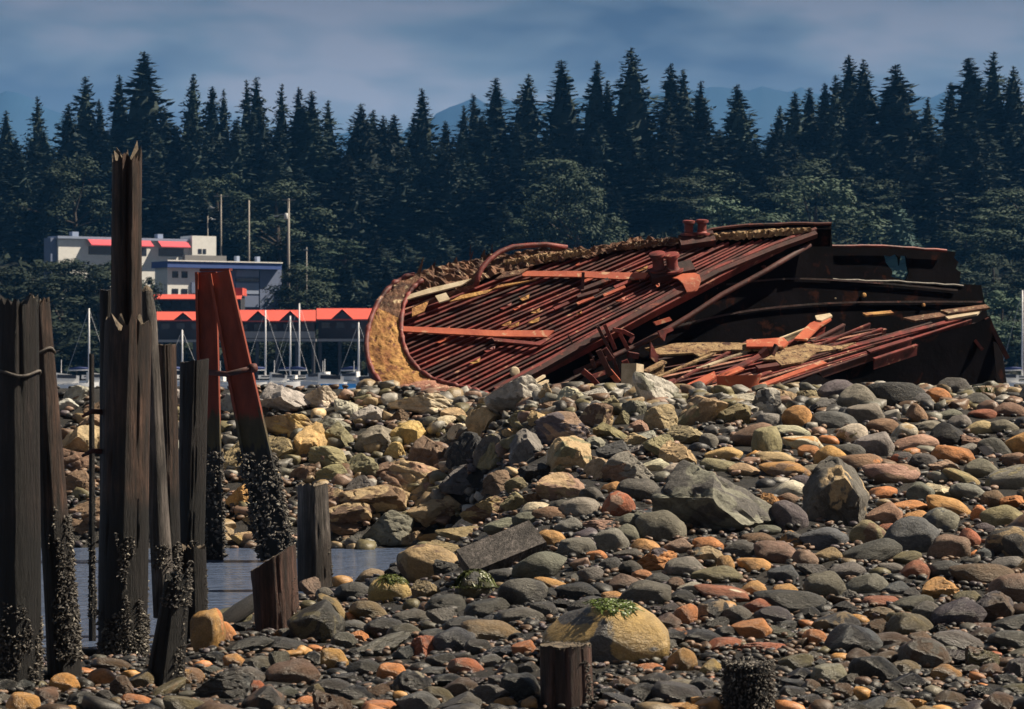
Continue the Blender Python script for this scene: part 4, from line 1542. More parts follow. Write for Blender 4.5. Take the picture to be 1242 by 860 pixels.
def piling(name, label, top, bot, D, mat="wood", style="flat", cat="piling", group="old wooden pilings", notch=None, ragged=0.12, seed=1, slant=0.0, rough_r=0.05, crusts=(), ring=None, extra=0.5, taper_top=1.0, Dtop=None, bore=True):
    """top/bot = (px, py, width in px); the post runs on below the ground"""
    q = random.Random(seed)
    pt, pb = P(top[0], top[1], Dtop or D), P(bot[0], bot[1], D)
    rt, rb = top[2] * D / F / 2, bot[2] * D / F / 2
    d = (pt - pb)
    pb2 = pb - d.normalized() * extra
    rb2 = rb * 1.02
    pt_, d = pt, pt - pb2
    Lg = d.length
    base = Vector((pb.x, pb.y, pb.z))
    root = empty(name, base, label, cat, group)
    n, m_ = 72, max(8, int(Lg / 0.06))
    offs = Vector((seed * 3.7, seed * 1.9, seed * 0.7))
    cracks = [(q.uniform(-math.pi, math.pi), q.uniform(.04, .13), q.uniform(.02, .035)) for _ in range(6)]
    rows = []

    def radius(t, th):
        r = rb2 + (rt - rb2) * t
        if t > 0.93:
            r *= taper_top + (1 - taper_top) * (1 - (t - 0.93) / 0.07)
        c_, s_ = math.cos(th), math.sin(th)
        r *= 1 + rough_r * noise.noise(Vector((c_ * 1.3, s_ * 1.3, t * Lg * 0.9)) + offs) + 0.016 * noise.noise(Vector((c_ * 7, s_ * 7, t * Lg * 0.8)) + offs) + 0.010 * noise.noise(Vector((c_ * 14, s_ * 14, t * Lg * 3)) + offs)
        for a, dep, wd in cracks:
            dd = abs((th - a - 0.12 * math.sin(t * Lg * 1.3 + a) + math.pi) % (2 * math.pi) - math.pi)
            r *= 1 - dep * math.exp(-(dd / wd) ** 2)
        if notch:
            a, dep, wd, t0 = notch
            dd = abs((th - a - 0.10 * math.sin(t * Lg * 1.1) + math.pi) % (2 * math.pi) - math.pi)
            r *= 1 - dep * math.exp(-(dd / wd) ** 2) * sstep(t0, t0 + 0.15, t)
        return r

    for i in range(m_ + 1):
        t = i / m_
        c = pb2 + d * t
        row = []
        for k in range(n + 1):
            th = 2 * math.pi * (k % n) / n
            p = c + Vector((math.cos(th), math.sin(th), 0)) * radius(t, th)
            if style in ("ragged", "flat", "slant", "round"):
                amp = ragged * sstep(0.9, 1.0, t) if style == "ragged" else 0.012 * sstep(0.97, 1, t)
                p.z += amp * (noise.noise(Vector((math.cos(th) * 2.6, math.sin(th) * 2.6, seed))) + 0.8 * noise.noise(Vector((math.cos(th) * 6, math.sin(th) * 6, seed + 4))))
                if slant:
                    p.z += slant * math.cos(th) * (rt) * sstep(0.75, 1.0, t)
            row.append(p)
        rows.append(row)
    mb = MB().grid(rows)
    sh = mb.build("shaft", M[mat], root, smooth=True, sharp=50)
    # cut end
    rim = rows[-1][:-1]
    ctr = sum(rim, Vector()) / n
    dip = -0.5 * ragged if style == "ragged" else (0.06 if style == "round" else 0.0)
    mb = MB()
    mid = [p + (ctr - p) * 0.5 + Vector((0, 0, (dip * 0.6 if style != "ragged" else q.uniform(-.5, -.1) * ragged))) for p in rim]
    vs = rim + mid + [ctr + Vector((0, 0, dip))]
    fs = [(k, (k + 1) % n, n + (k + 1) % n, n + k) for k in range(n)] + [(n + k, n + (k + 1) % n, 2 * n) for k in range(n)]
    mb.add([v + Vector((0, 0, 0.001)) for v in vs], fs)
    mb.build("cut_end", M["endgrain"] if mat != "wood_dark" else M["wood_dark"], root)

    def axis(z):
        t = (z - pb2.z) / d.z
        return pb2 + d * t

    def rad(z):
        t = (z - pb2.z) / d.z
        return rb2 + (rt - rb2) * t

    for ci, c in enumerate(crusts):
        y_hi, y_lo, cnt, size, th0, th1, dens = c
        z1, z0 = P(0, y_hi, D).z, P(0, y_lo, D).z
        dn = (lambda z, z0=z0, z1=z1, dens=dens: dens + 0.5 * ((z - z0) / (z1 - z0)) ** 1.5) if dens is not None else None
        crust("barnacle_crust", root, axis, rad, z0, z1, cnt, size, th0, th1, seed * 5 + ci, dn)
    if ring:
        for y in ring:
            z = P(0, y, D).z
            c, r = axis(z), rad(z)
            pts = [c + Vector((math.cos(a) * r * 1.06, math.sin(a) * r * 1.06, 0.02 * math.sin(3 * a + seed))) for a in np.linspace(0, 2 * math.pi, 25)]
            MB().tube(pts, 0.012, 6, cap=False).build("wire_band", M["wire"], root, smooth=True)
    return root, axis, rad


FR = (-2.9, 0.2)     # angles round the side that faces the beach and the sun
A = piling("piling", "thick tarred black piling bound with a wire ring, beside the ragged barnacled one", (20, 366, 52), (20, 830, 60), 21.6, "wood_dark", "ragged", ragged=0.10, seed=2, ring=(453,),
           crusts=[(748, 838, 420, .030, -2.2, 0.5, -.25), (730, 760, 20, .03, -2.0, -1.0, None)], notch=(-1.2, .14, .07, .72))
A2 = piling("piling", "narrow leaning piling with barnacles up its right side, against the thick tarred one", (48, 364, 24), (78, 806, 44), 22.2, "wood", "ragged", ragged=0.05, seed=4, ring=(425,),
            crusts=[(625, 800, 620, .034, -1.9, 0.9, -.35), (608, 690, 70, .03, -1.5, -0.2, -.1)])
A0 = piling("piling", "barnacle-covered piling cut off by the left edge of the view", (-16, 520, 34), (-16, 840, 40), 21.9, "wood_dark", "flat", seed=5, crusts=[(600, 780, 260, .032, -1.6, 0.8, -.3)])
B = piling("piling", "slim black piling standing behind the broad split piling", (131, 352, 20), (134, 742, 26), 25.6, "wood_dark", "flat", seed=6, crusts=[(690, 745, 120, .032, -2.8, 0, -.2)])
C_ = piling("piling", "tallest piling, split lengthwise with a ragged broken top", (154, 192, 36), (153, 470, 38), 24.9, "wood", "ragged", ragged=0.15, seed=7, notch=(-1.35, .55, .16, .0), rough_r=0.08, extra=3.0)
for yy in (500, 548):
    b0 = P(128, yy, 24.4)
    MB().tube([b0, P(112, yy - 1, 24.3), P(100, yy + 5, 24.2)], [.025, .022, .012], 8).build("bolt", M["r_dark"], B[0], smooth=True)
Dd = piling("piling", "broad split piling with a splintered top and weathered brown face", (156, 394, 58), (148, 786, 58), 24.4, "wood", "ragged", ragged=0.13, seed=9, rough_r=0.07, notch=(-1.0, .10, .05, .3),
            crusts=[(645, 800, 760, .036, -1.9, .9, -.05), (740, 800, 420, .034, -2.9, -0.2, -.5), (650, 672, 26, .03, -1.4, -1.0, None)])
E = piling("piling", "round-topped grey piling pressed against the broad split piling", (178, 354, 20), (196, 680, 26), 25.4, "wood_grey", "round", seed=11, rough_r=.08, taper_top=.7, crusts=[(660, 690, 60, .03, -2.4, -.4, None)])
G_ = piling("piling", "flat-topped banded piling between the round-topped one and the saw-cut one", (200, 418, 27), (206, 712, 27), 25.9, "wood", "flat", seed=12, crusts=[(655, 712, 190, .034, -2.2, 0.2, -.35)])
G2 = piling("piling", "saw-cut piling with a smooth dark side, nearest the rusty beams", (236, 438, 35), (231, 690, 31), 27.0, "wood_dark", "flat", seed=13, slant=0.12, crusts=[(655, 690, 60, .03, -1.9, -1.0, None)])
Hs = piling("piling_stump", "short broken brown post in front of the saw-cut piling", (234, 664, 32), (236, 752, 33), 26.0, "wood", "ragged", "stump", "sawn-off piling stumps", seed=14, ragged=.06, crusts=[(690, 752, 40, .02, -.6, .4, None)])
I_ = piling("piling_stump", "dark stump leaning over with a barnacled top, at the water's edge", (216, 700, 30), (199, 832, 58), 21.8, "wood_dark", "ragged", "stump", "sawn-off piling stumps", seed=15, ragged=.08,
            crusts=[(680, 735, 130, .030, -2.6, .8, -.4), (700, 825, 90, .024, -1.1, -.3, -.2)])
K = piling("piling_stump", "grooved grey post standing at the edge of the inlet", (379, 588, 37), (382, 712, 42), 32.5, "wood_grey", "ragged", "stump", "sawn-off piling stumps", seed=16, ragged=.05, rough_r=.1, crusts=[(655, 710, 60, .03, -.5, .6, None)])
Ls = piling("piling_stump", "slant-cut dark post beside the grooved grey post", (331, 676, 54), (338, 776, 56), 26.0, "wood_brown", "slant", "stump", "sawn-off piling stumps", seed=17, slant=0.62, rough_r=.03, crusts=[(700, 780, 40, .02, -.8, .3, None), (740, 790, 90, .03, -1.2, .4, -.2)])
Ms = piling("piling_stump", "short sawn post in the shingle below the mottled yellow boulder", (686, 782, 62), (688, 890, 66), 20.2, "wood_brown", "flat", "stump", "sawn-off piling stumps", seed=18, notch=(-.95, .10, .06, .0),
            crusts=[(800, 880, 150, .024, -1.0, -.4, -.3), (775, 786, 60, .014, -2.8, -.2, None)])
Ns = piling("piling_stump", "short stump wholly crusted with barnacles, low on the beach", (908, 806, 58), (908, 890, 60), 20.0, "wood_dark", "flat", "stump", "sawn-off piling stumps", seed=19, crusts=[(800, 885, 1100, .030, -3.14, 3.14, None)])
crust("barnacle_crust", Ns[0], lambda z: P(908, 805, 20.0), lambda z: 0.16 * random.random() ** .5, P(0, 808, 20).z, P(0, 801, 20).z, 160, .028, seed=88)
# slim pole with mussels
Op = piling("mooring_pole", "thin black mussel-covered pole between the black pilings and the broad split piling", (111, 430, 6), (112, 752, 9), 26.5, "wood_dark", "flat", "pole", None, seed=20, crusts=[(600, 750, 260, .026, -3.1, 3.1, -.1)])
# fallen log at the water's edge
o = MB().tube([P(58, 800, 24.3), P(90, 797, 24.4), P(150, 800, 24.6), P(190, 806, 24.5)], [.06, .075, .08, .07], 14)
tag(o.build("driftwood_log", M["wood_dark"], origin=P(110, 800, 24.4), smooth=True), "black waterlogged log lying along the water's edge between the pilings", "driftwood")
o = MB().tube([P(268, 757, 27.2), P(290, 742, 27.6), P(315, 726, 28.2)], [.07, .085, .08], 14)
tag(o.build("driftwood_log", M["wood"], origin=P(290, 742, 27.6), smooth=True), "brown driftwood log wedged behind the slant-cut post", "driftwood")

# ---- rusty steel beams leaning together
m, nt, b = new_mat("rusty_beam_paint")
geo = N(nt, "NewGeometry")
sp = N(nt, "SeparateXYZ")
nt.links.new(geo.outputs["Position"], sp.inputs[0])
n1 = noise_node(nt, obj_vec(nt, (4, 4, 1.2)), 2.0, 6, 0.65)
ma = N(nt, "Math", operation="MULTIPLY_ADD")
ma.inputs[1].default_value = 0.7
nt.links.new(n1.outputs[0], ma.inputs[0])
nt.links.new(sp.outputs[2], ma.inputs[2])
mr = N(nt, "MapRange")
mr.inputs["From Max"].default_value = 4.0
nt.links.new(ma.outputs[0], mr.inputs[0])
r1 = ramp(nt, mr.outputs[0], [(0.0, (0.016, 0.016, 0.016)), (0.45, (0.02, 0.02, 0.02)), (0.46, (0.065, 0.055, 0.025)), (0.545, (0.07, 0.05, 0.025)), (0.57, (0.19, 0.034, 0.017)), (1.0, (0.27, 0.048, 0.022))])
r2 = ramp(nt, n1.outputs[0], [(0.3, 0.6), (0.7, 1.3)])
nt.links.new(mix(nt, 1.0, r1.outputs[0], r2.outputs[0], "MULTIPLY"), b.inputs["Base Color"])
b.inputs["Roughness"].default_value = 0.7
n2 = noise_node(nt, obj_vec(nt), 14, 6, 0.7)
bump(nt, b, n2.outputs[0], 0.5, 0.02)
M["beam"] = m
DJ = 37.6
fr_ = empty("steel_beam_frame", P(300, 660, DJ), "two rusty red steel beams leaning together beyond the pilings, barnacled below", "steel beams")


def hbeam(name, p0, p1, w0, w1, yoff):
    a, b_ = P(p0[0], p0[1], DJ + yoff), P(p1[0], p1[1], DJ + yoff)
    s0, s1 = w0 * DJ / F, w1 * DJ / F
    d = (b_ - a).normalized()
    side = d.cross(Vector((0, 1, 0))).normalized()
    mb = MB()
    mb.bar(a, b_, s0 * 0.88, 0.03, (0, 1, 0), s1 * 0.88, 0.03)
    for sg in (-1, 1):
        mb.bar(a + side * sg * s0 * .46, b_ + side * sg * s1 * .46, 0.035, s0 * 0.8, (0, 1, 0), 0.035, s1 * 0.7)
    o = mb.build(name, M["beam"], fr_)
    return a, b_, s0, s1


ba = hbeam("beam", (250, 330), (258, 690), 24, 25, 0.0)
bb = hbeam("beam", (266, 330), (337, 676), 24, 40, -0.25)
MB().tube([P(250, 451, DJ - .3), P(275, 454, DJ - .45), P(304, 447, DJ - .5)], 0.035, 10).tube([P(303, 447, DJ - .5), P(310, 446, DJ - .45)], .06, 8).build("tie_rod", M["r_dark"], fr_, smooth=True)
MB().bar(P(244, 328, DJ - .1), P(280, 327, DJ - .2), .12, .03, (0, 0, 1)).build("cap_plate", M["r_red"], fr_)
for (p0, p1, s0, s1), n_, sd_ in ((ba, 420, 31), (bb, 620, 32)):
    zt, zb_ = P(0, 548, DJ).z, 0.02
    crust("barnacle_crust", fr_, lambda z, p0=p0, p1=p1: p0 + (p1 - p0) * ((z - p0.z) / (p1.z - p0.z)), lambda z, s1=s1: s1 * .55, zb_, zt, n_, .06, seed=sd_, dens=lambda z: -.35, tips=.12)
# ------------------------------------------------------------------ far shore: trees
def leaf_mat(name, c1, c2):
    m, nt, b = new_mat(name)
    v = obj_vec(nt, random_shift=True)
    n1 = noise_node(nt, v, 0.45, 4, 0.6)
    oi = N(nt, "ObjectInfo")
    r1 = ramp(nt, n1.outputs[0], [(0.35, c1), (0.65, c2)])
    c = mix(nt, 1.0, r1.outputs[0], oi.outputs["Color"], "MULTIPLY")
    nt.links.new(c, b.inputs["Base Color"])
    b.inputs["Roughness"].default_value = 0.75
    b.inputs["Specular IOR Level"].default_value = 0.2
    return m


M["needle"] = leaf_mat("conifer_needles", (0.010, 0.020, 0.020), (0.034, 0.055, 0.048))
M["leaf"] = leaf_mat("broad_leaves", (0.024, 0.040, 0.028), (0.046, 0.068, 0.046))
M["bark"] = noisy("bark", (0.03, 0.022, 0.018), (0.09, 0.07, 0.055), 2, 0.9)


def conifer_meshes(seed, wid, ragged, gap):
    """unit-height conifer: crown of drooping sprays, and a trunk"""
    q = random.Random(seed)
    vs, fs = [], []

    def quad(c, d, u, l_, w):
        i = len(vs)
        s = d.cross(u)
        vs.extend([c - d * l_ * .5 - s * w * .3, c + s * w * .5 - u * w * .15, c + d * l_ * .5, c - s * w * .5 - u * w * .15])
        fs.append((i, i + 1, i + 2, i + 3))

    off = Vector((seed * 1.7, seed * .9, 0))
    for j in range(430):
        t = (j / 429) ** 0.9
        t = min(1, max(0, t + q.uniform(-.012, .012)))
        if q.random() < gap:
            continue
        z = 0.06 + 0.93 * t
        R0 = wid * ((1 - t) ** 0.86 + 0.012) * (1 if t > .15 else .75 + t * 1.6)
        a = q.uniform(0, 2 * math.pi)
        lump = 1 + ragged * 1.5 * noise.noise(Vector((math.cos(a) * 1.2, math.sin(a) * 1.2, z * 7)) + off) + ragged * .9 * noise.noise(Vector((math.cos(a) * 2.5, math.sin(a) * 2.5, z * 22)) + off)
        ln = max(.012, R0 * lump * q.uniform(0.75, 1.12))
        droop = q.uniform(0.15, 0.5) * (1 - 0.7 * t)
        dirv = Vector((math.cos(a), math.sin(a), 0.35 * t))
        m_ = max(2, int(ln / 0.019))
        for i in range(m_):
            u = (i + 0.6) / m_
            if u < .3 and m_ > 4:
                continue
            c = Vector((0, 0, z)) + dirv * ln * u - Vector((0, 0, droop * ln * u * u))
            c += Vector((q.uniform(-1, 1), q.uniform(-1, 1), q.uniform(-1, 1))) * 0.007
            e = (dirv + rvec(q) * 0.7 - Vector((0, 0, droop * u * 1.5))).normalized()
            up = (Vector((0, 0, 1)) + rvec(q) * 0.6).normalized()
            sz = (0.018 + 0.018 * (1 - u) * (1 - t)) * (0.45 + 0.55 * min(1, (1 - t) * 6))
            quad(c, e, up, sz * 2.2, sz * 1.3)
    # dense inner foliage
    k0 = len(vs)
    for j in range(13):
        t = j / 12
        for i in range(9):
            a = 6.283 * i / 9 + j * .35
            r = wid * 0.52 * (1 - t) ** .8 * q.uniform(.7, 1.25)
            vs.append(Vector((math.cos(a) * r, math.sin(a) * r, .05 + .9 * t + q.uniform(-.02, .02))))
    for j in range(12):
        for i in range(9):
            fs.append((k0 + j * 9 + i, k0 + j * 9 + (i + 1) % 9, k0 + (j + 1) * 9 + (i + 1) % 9, k0 + (j + 1) * 9 + i))
    quad(Vector((0, 0, 0.985)), Vector((0, 0, 1)), Vector((1, 0, 0)), 0.04, 0.006)
    quad(Vector((0, 0, 0.985)), Vector((0, 0, 1)), Vector((0, 1, 0)), 0.04, 0.006)
    me = bpy.data.meshes.new("crown")
    me.from_pydata([tuple(v) for v in vs], [], fs)
    me.materials.append(M["needle"])
    mb = MB().tube([Vector((0, 0, -0.05)), Vector((0, 0, .4)), Vector((0, 0, .97))], [.012, .008, .0015], 7)
    tr = bpy.data.meshes.new("trunk")
    tr.from_pydata([tuple(v) for v in mb.v], [], mb.f)
    tr.materials.append(M["bark"])
    return me, tr


def broad_meshes(seed, wid):
    q = random.Random(seed)
    vs, fs = [], []
    clumps = []
    for i in range(34):
        t = q.random()
        a = q.uniform(0, 6.283)
        rr = wid * math.sin(math.pi * (0.12 + 0.8 * t)) * q.uniform(0.25, 1.0)
        clumps.append((Vector((math.cos(a) * rr, math.sin(a) * rr, 0.18 + 0.74 * t)), q.uniform(0.06, 0.14)))
    for c, r in clumps:
        for k in range(170):
            d = rvec(q)
            p = c + Vector((d.x, d.y, d.z * .8)) * r * q.uniform(0.55, 1.05)
            n_ = (d * 1.6 + Vector((0, 0, .5)) + rvec(q) * 0.6).normalized()
            s = n_.cross(rvec(q)).normalized()
            u = s.cross(n_)
            z = q.uniform(.010, .018)
            i = len(vs)
            vs.extend([p - s * z, p + u * z * .6, p + s * z, p - u * z * .6])
            fs.append((i, i + 1, i + 2, i + 3))
    me = bpy.data.meshes.new("crown")
    me.from_pydata([tuple(v) for v in vs], [], fs)
    me.materials.append(M["leaf"])
    mb = MB().tube([Vector((0, 0, -0.05)), Vector((0.01, 0, .25)), Vector((0, 0.01, .7))], [.028, .02, .006], 7)
    for c, r in clumps[:7]:
        mb.tube([Vector((0, 0, .15 + .35 * c.z)), c * .7 + Vector((0, 0, .1)), c], [.010, .006, .002], 5)
    tr = bpy.data.meshes.new("trunk")
    tr.from_pydata([tuple(v) for v in mb.v], [], mb.f)
    tr.materials.append(M["bark"])
    return me, tr


CON = [conifer_meshes(40 + i, w_, rg_, gp) for i, (w_, rg_, gp) in enumerate([(.17, .25, .05), (.19, .35, .1), (.16, .3, .05), (.21, .4, .12), (.18, .5, .2), (.16, .2, 0), (.23, .35, .1), (.20, .3, .05)])]
BRO = [broad_meshes(60 + i, w_) for i, w_ in enumerate([.30, .36, .26, .42, .34])]

SEG = [(-50, 125, "beyond the black pilings"), (125, 200, "behind the tallest piling"), (200, 300, "above the white buildings"), (300, 395, "behind the utility poles"), (395, 470, "left of the wreck"), (470, 600, "behind the wreck's bow"),
       (600, 720, "behind the wreck's curved pipe"), (720, 860, "behind the wreck's bollards"), (860, 1010, "behind the wreck's high end"), (1010, 1165, "behind the wreck's torn plate"), (1165, 1300, "beyond the wreck's right end")]
trees = []


def tree(px, ytop, D, kind, wpx=None, tone=1.0, row="", var=None, label=None, q=random.Random(77)):
    top = P(px, ytop, D)
    gz = far_z(top.x, D)
    hgt = top.z - gz
    if hgt < 2:
        hgt = 2
    pool = CON if kind == "c" else BRO
    me, tr = pool[var if var is not None else q.randrange(len(pool))]
    wd = 1.0
    if wpx:
        w0 = max(abs(v.co.x) for v in me.vertices) * 2 * hgt * F / D
        wd = max(.8, min(3.8, wpx * (2.15 if row == 'skyline' else 1.8) / w0))
    else:
        wd = q.uniform(0.85, 1.2)
    trees.append(dict(px=px, y=ytop, D=D, kind=kind, hgt=hgt, wd=wd, me=me, tr=tr, tone=tone, row=row, label=label, loc=(top.x, D, gz), rz=q.uniform(0, 6.28)))


SKY = [(5, 134, 0), (48, 116, 0), (85, 126, 0), (105, 92, 60), (145, 90, 44), (174, 61, 80), (125, 120, 0), (200, 128, 0), (230, 88, 46), (257, 104, 0), (273, 108, 0), (300, 97, 40), (318, 93, 46), (340, 102, 40), (365, 105, 0), (382, 110, 0), (402, 122, 0),
       (430, 125, 50), (452, 133, 0), (482, 138, 50), (504, 142, 0), (517, 106, 44), (542, 146, 44), (560, 128, 40), (581, 113, 44), (602, 94, 54), (635, 90, 66), (688, 73, 70), (719, 74, 50), (741, 97, 44), (771, 58, 84), (819, 76, 64), (833, 84, 44), (848, 98, 40), (900, 102, 66),
       (940, 128, 40), (960, 111, 46), (980, 107, 46), (997, 100, 40), (1013, 90, 50), (1033, 66, 70), (1055, 71, 64), (1095, 78, 90), (1075, 104, 0), (1125, 118, 0), (1152, 100, 46), (1185, 70, 84), (1205, 63, 70), (1235, 80, 64), (1222, 100, 0)]
tq = random.Random(12)
for i, (x, y, w) in enumerate(SKY):
    tree(x, y, 668 + tq.uniform(-14, 14), "c", w or tq.uniform(38, 54), tq.uniform(.75, 1.1), "skyline")
x = -8
while x < 1250:
    y = 152 + 12 * math.sin(x * .013) + tq.uniform(-26, 30)
    if 640 < x < 684 or 530 < x < 575 or 400 < x < 432:
        y += 16
    tree(x, y, 642 + tq.uniform(-9, 9), "c", tq.uniform(56, 78), tq.uniform(.7, 1.2), "upper slope")
    x += tq.uniform(17, 25)
x = 0
while x < 1250:
    y = 206 + tq.uniform(-22, 26)
    bro = tq.random() < (.25 if x > 640 else .10)
    tree(x, y, 606 + tq.uniform(-8, 8), "b" if bro else "c", tq.uniform(60, 90), tq.uniform(.7, 1.2), "middle slope")
    x += tq.uniform(25, 36)
x = 372
while x < 1250:
    y = 268 + tq.uniform(-24, 22)
    bro = tq.random() < (.5 if x > 640 else .25)
    tree(x, y, 572 + tq.uniform(-6, 6), "b" if bro else "c", tq.uniform(60, 90), tq.uniform(.8, 1.5), "lower slope")
    x += tq.uniform(32, 46)
for x in (10, 48, 90, 150, 205, 250, 292, 335, 380):
    tree(x + tq.uniform(-8, 8), 262 + tq.uniform(-20, 16), 592 + tq.uniform(-4, 4), "c" if x != 335 else "b", tq.uniform(60, 80), tq.uniform(.6, .9), "lower slope")
x = 380
while x < 1250:
    y = 322 + tq.uniform(-18, 16)
    if 480 < x < 1180:
        y = max(y, 318)
    tree(x, y, 520 + tq.uniform(-6, 6), "b" if tq.random() < .4 else "c", tq.uniform(60, 90), tq.uniform(.8, 1.2), "bottom of the slope")
    x += tq.uniform(36, 52) if (x < 460 or x > 1150) else 60
    if 480 < x < 1150:
        x = 1160
# ones that stand out
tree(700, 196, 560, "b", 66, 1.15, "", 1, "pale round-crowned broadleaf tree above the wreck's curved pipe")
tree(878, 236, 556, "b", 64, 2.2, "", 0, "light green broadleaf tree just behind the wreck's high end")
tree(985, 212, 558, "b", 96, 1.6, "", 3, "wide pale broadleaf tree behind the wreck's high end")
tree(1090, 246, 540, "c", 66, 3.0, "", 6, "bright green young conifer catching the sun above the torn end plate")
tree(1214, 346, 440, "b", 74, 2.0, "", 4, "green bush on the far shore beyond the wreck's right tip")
tree(360, 316, 500, "b", 62, .75, "", 2, "dark rounded tree in front of the blue-roofed building's right end")
tree(335, 216, 585, "b", 90, .9, "", 3, "broad dark tree behind the pole with the lamp")
for (x, y, D, w, lb) in [(20, 318, 470, 90, "dark bushy tree left of the white building, above the black pilings"), (92, 309, 500, 80, "dark bushy tree directly below the left awning"), (140, 312, 503, 60, "dark bushy tree below the awning and left of the tallest piling"), (60, 312, 498, 60, "dark bushy tree at the awning building's left corner"), (75, 330, 462, 90, "dark shrub below the awning building's left end"), (118, 322, 466, 70, "dark shrub in front of the awning building beside the tallest piling"),
                         (176, 330, 470, 40, "dark shrub between the tallest piling and the blue-roofed building"), (60, 385, 436, 110, "low dark waterside bush behind the mast at the left"), (10, 395, 434, 90, "low dark waterside bush behind the black pilings"),
                         (180, 395, 434, 80, "low dark waterside bush behind the round-topped piling"), (405, 398, 436, 60, "dark waterside bush under the red shed roof near the wreck's bow"), (440, 402, 434, 50, "dark waterside bush right beside the wreck's bow")]:
    tree(x, y, D, "b", w, .55, "", None, lb)

x = 4
while x < 470:
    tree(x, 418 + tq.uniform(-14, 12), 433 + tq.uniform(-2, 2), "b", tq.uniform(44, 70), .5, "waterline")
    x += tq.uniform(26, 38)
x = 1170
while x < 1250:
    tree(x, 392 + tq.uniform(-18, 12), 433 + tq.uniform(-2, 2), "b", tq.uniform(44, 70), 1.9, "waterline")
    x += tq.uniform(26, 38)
uv, uf = [], []
uq = random.Random(9)
for i in range(5200):
    yy = 424 + 290 * uq.random()
    xx = uq.uniform(-1, 1) * (yy * 0.19 + 6)
    g0 = far_z(xx, yy)
    sz = uq.uniform(1.2, 3.2)
    for k in range(9):
        c = Vector((xx + uq.uniform(-1, 1) * sz, yy + uq.uniform(-1, 1) * sz, g0 + uq.uniform(-.3, 1.0) * sz))
        a, b_ = rvec(uq) * sz * .42, rvec(uq) * sz * .42
        n0 = len(uv)
        uv += [c - a, c + b_ * .7, c + a, c - b_ * .7]
        uf.append((n0, n0 + 1, n0 + 2, n0 + 3))
mb = MB()
mb.v, mb.f, mb.c = uv, uf, [(1, 1, 1)] * len(uv)
M["bush"] = noisy("bush_leaves", (0.010, 0.018, 0.014), (0.030, 0.042, 0.028), 0.12, 0.85, spec=.2)
o = mb.build("undergrowth", M["bush"])
tag(o, "dark bushes and brambles covering the far hillside between the trees", "undergrowth", kind="stuff")
# labels by row, stretch and count
byk = {}
for t in trees:
    if t["label"]:
        continue
    seg = next(s[2] for s in SEG if s[0] <= t["px"] < s[1])
    byk.setdefault((t["kind"], t["row"], seg), []).append(t)
NTH = ["first", "second", "third", "fourth", "fifth", "sixth", "seventh", "eighth"]
for (k, row, seg), ts in byk.items():
    ts.sort(key=lambda t: t["px"])
    for i, t in enumerate(ts):
        kind = "dark conifer" if k == "c" else "rounded broadleaf"
        t["label"] = (f"{NTH[i]} {kind} from left on the {row} {seg}" if len(ts) > 1 else f"lone {kind} on the {row} {seg}")
for t in trees:
    o = empty("conifer_tree" if t["kind"] == "c" else "broadleaf_tree", t["loc"], t["label"], "tree", "conifers on the far hillside" if t["kind"] == "c" else "broadleaf trees on the far shore")
    for me, nm in ((t["me"], "crown"), (t["tr"], "trunk")):
        c = bpy.data.objects.new(nm, me)
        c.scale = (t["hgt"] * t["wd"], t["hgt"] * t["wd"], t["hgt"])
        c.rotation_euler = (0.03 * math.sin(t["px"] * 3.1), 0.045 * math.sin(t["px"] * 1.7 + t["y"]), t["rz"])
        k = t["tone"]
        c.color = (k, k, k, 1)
        link(c, o)
print("trees", len(trees))

# ------------------------------------------------------------------ far shore: buildings
def plain(name, col, rough=0.7):
    return noisy(name, tuple(x * .9 for x in col), col, 1.2, rough, bs=.15, bd=.02)


M["white"] = plain("white_render", (0.86, 0.85, 0.82))
M["bluegrey"] = plain("blue_grey_cladding", (0.16, 0.20, 0.32))
M["blueroof"] = plain("blue_roof", (0.05, 0.10, 0.32))
M["lightblue"] = plain("pale_blue_panel", (0.30, 0.36, 0.50))
M["awning"] = plain("pink_red_awning", (0.62, 0.07, 0.10))
M["redroof"] = plain("red_roof", (0.66, 0.10, 0.07))
M["glass"] = plain("dark_window", (0.02, 0.025, 0.04), 0.15)
M["greywood"] = plain("grey_boards", (0.28, 0.27, 0.27))
M["darkwood"] = plain("dark_boards", (0.045, 0.045, 0.055))


def face(mb, x0, y0, x1, y1, D, thick=0.2, dz=0):
    """box whose front face fills the pixel rectangle at distance D"""
    a, b_ = P(x0, y1, D), P(x1, y0, D)
    mb.box((a.x, D, a.z), (b_.x, D + thick, b_.z))
    return mb


# long white building with awnings
D1 = 545
b1 = empty("shop_building", P(165, 320, D1), "long low white building with pink-red awnings on the hillside", "building")
face(MB(), 63, 292, 268, 372, D1, 4).build("wall", M["white"], b1)
face(MB(), 55, 291, 63, 372, D1 + .5, 3).build("side_wing", M["bluegrey"], b1)
face(MB(), 236, 284, 269, 372, D1 - 1.2, 5).build("end_block", M["white"], b1)
rf1 = face(MB(), 60, 288.5, 235, 291.5, D1 - .6, 4.6).build("roof", M["lightblue"], b1)
for (x0, x1) in ((99, 182), (192, 232)):
    mb = MB()
    a, b_ = P(x0, 289, D1 - .1), P(x1, 289, D1 - .1)
    c, d = P(x0, 298, D1 - 1.8), P(x1, 298, D1 - 1.8)
    mb.add([a, b_, d, c, a - Vector((0, 0, .15)), b_ - Vector((0, 0, .15)), d - Vector((0, 0, .15)), c - Vector((0, 0, .15))], [(0, 1, 2, 3), (7, 6, 5, 4), (0, 3, 7, 4), (1, 5, 6, 2), (2, 6, 7, 3)])
    mb.build("awning", M["awning"], b1)
    w = face(MB(), x0 + 3, 300, x1 - 3, 310, D1 - .05, .1).build("window", M["glass"], b1)
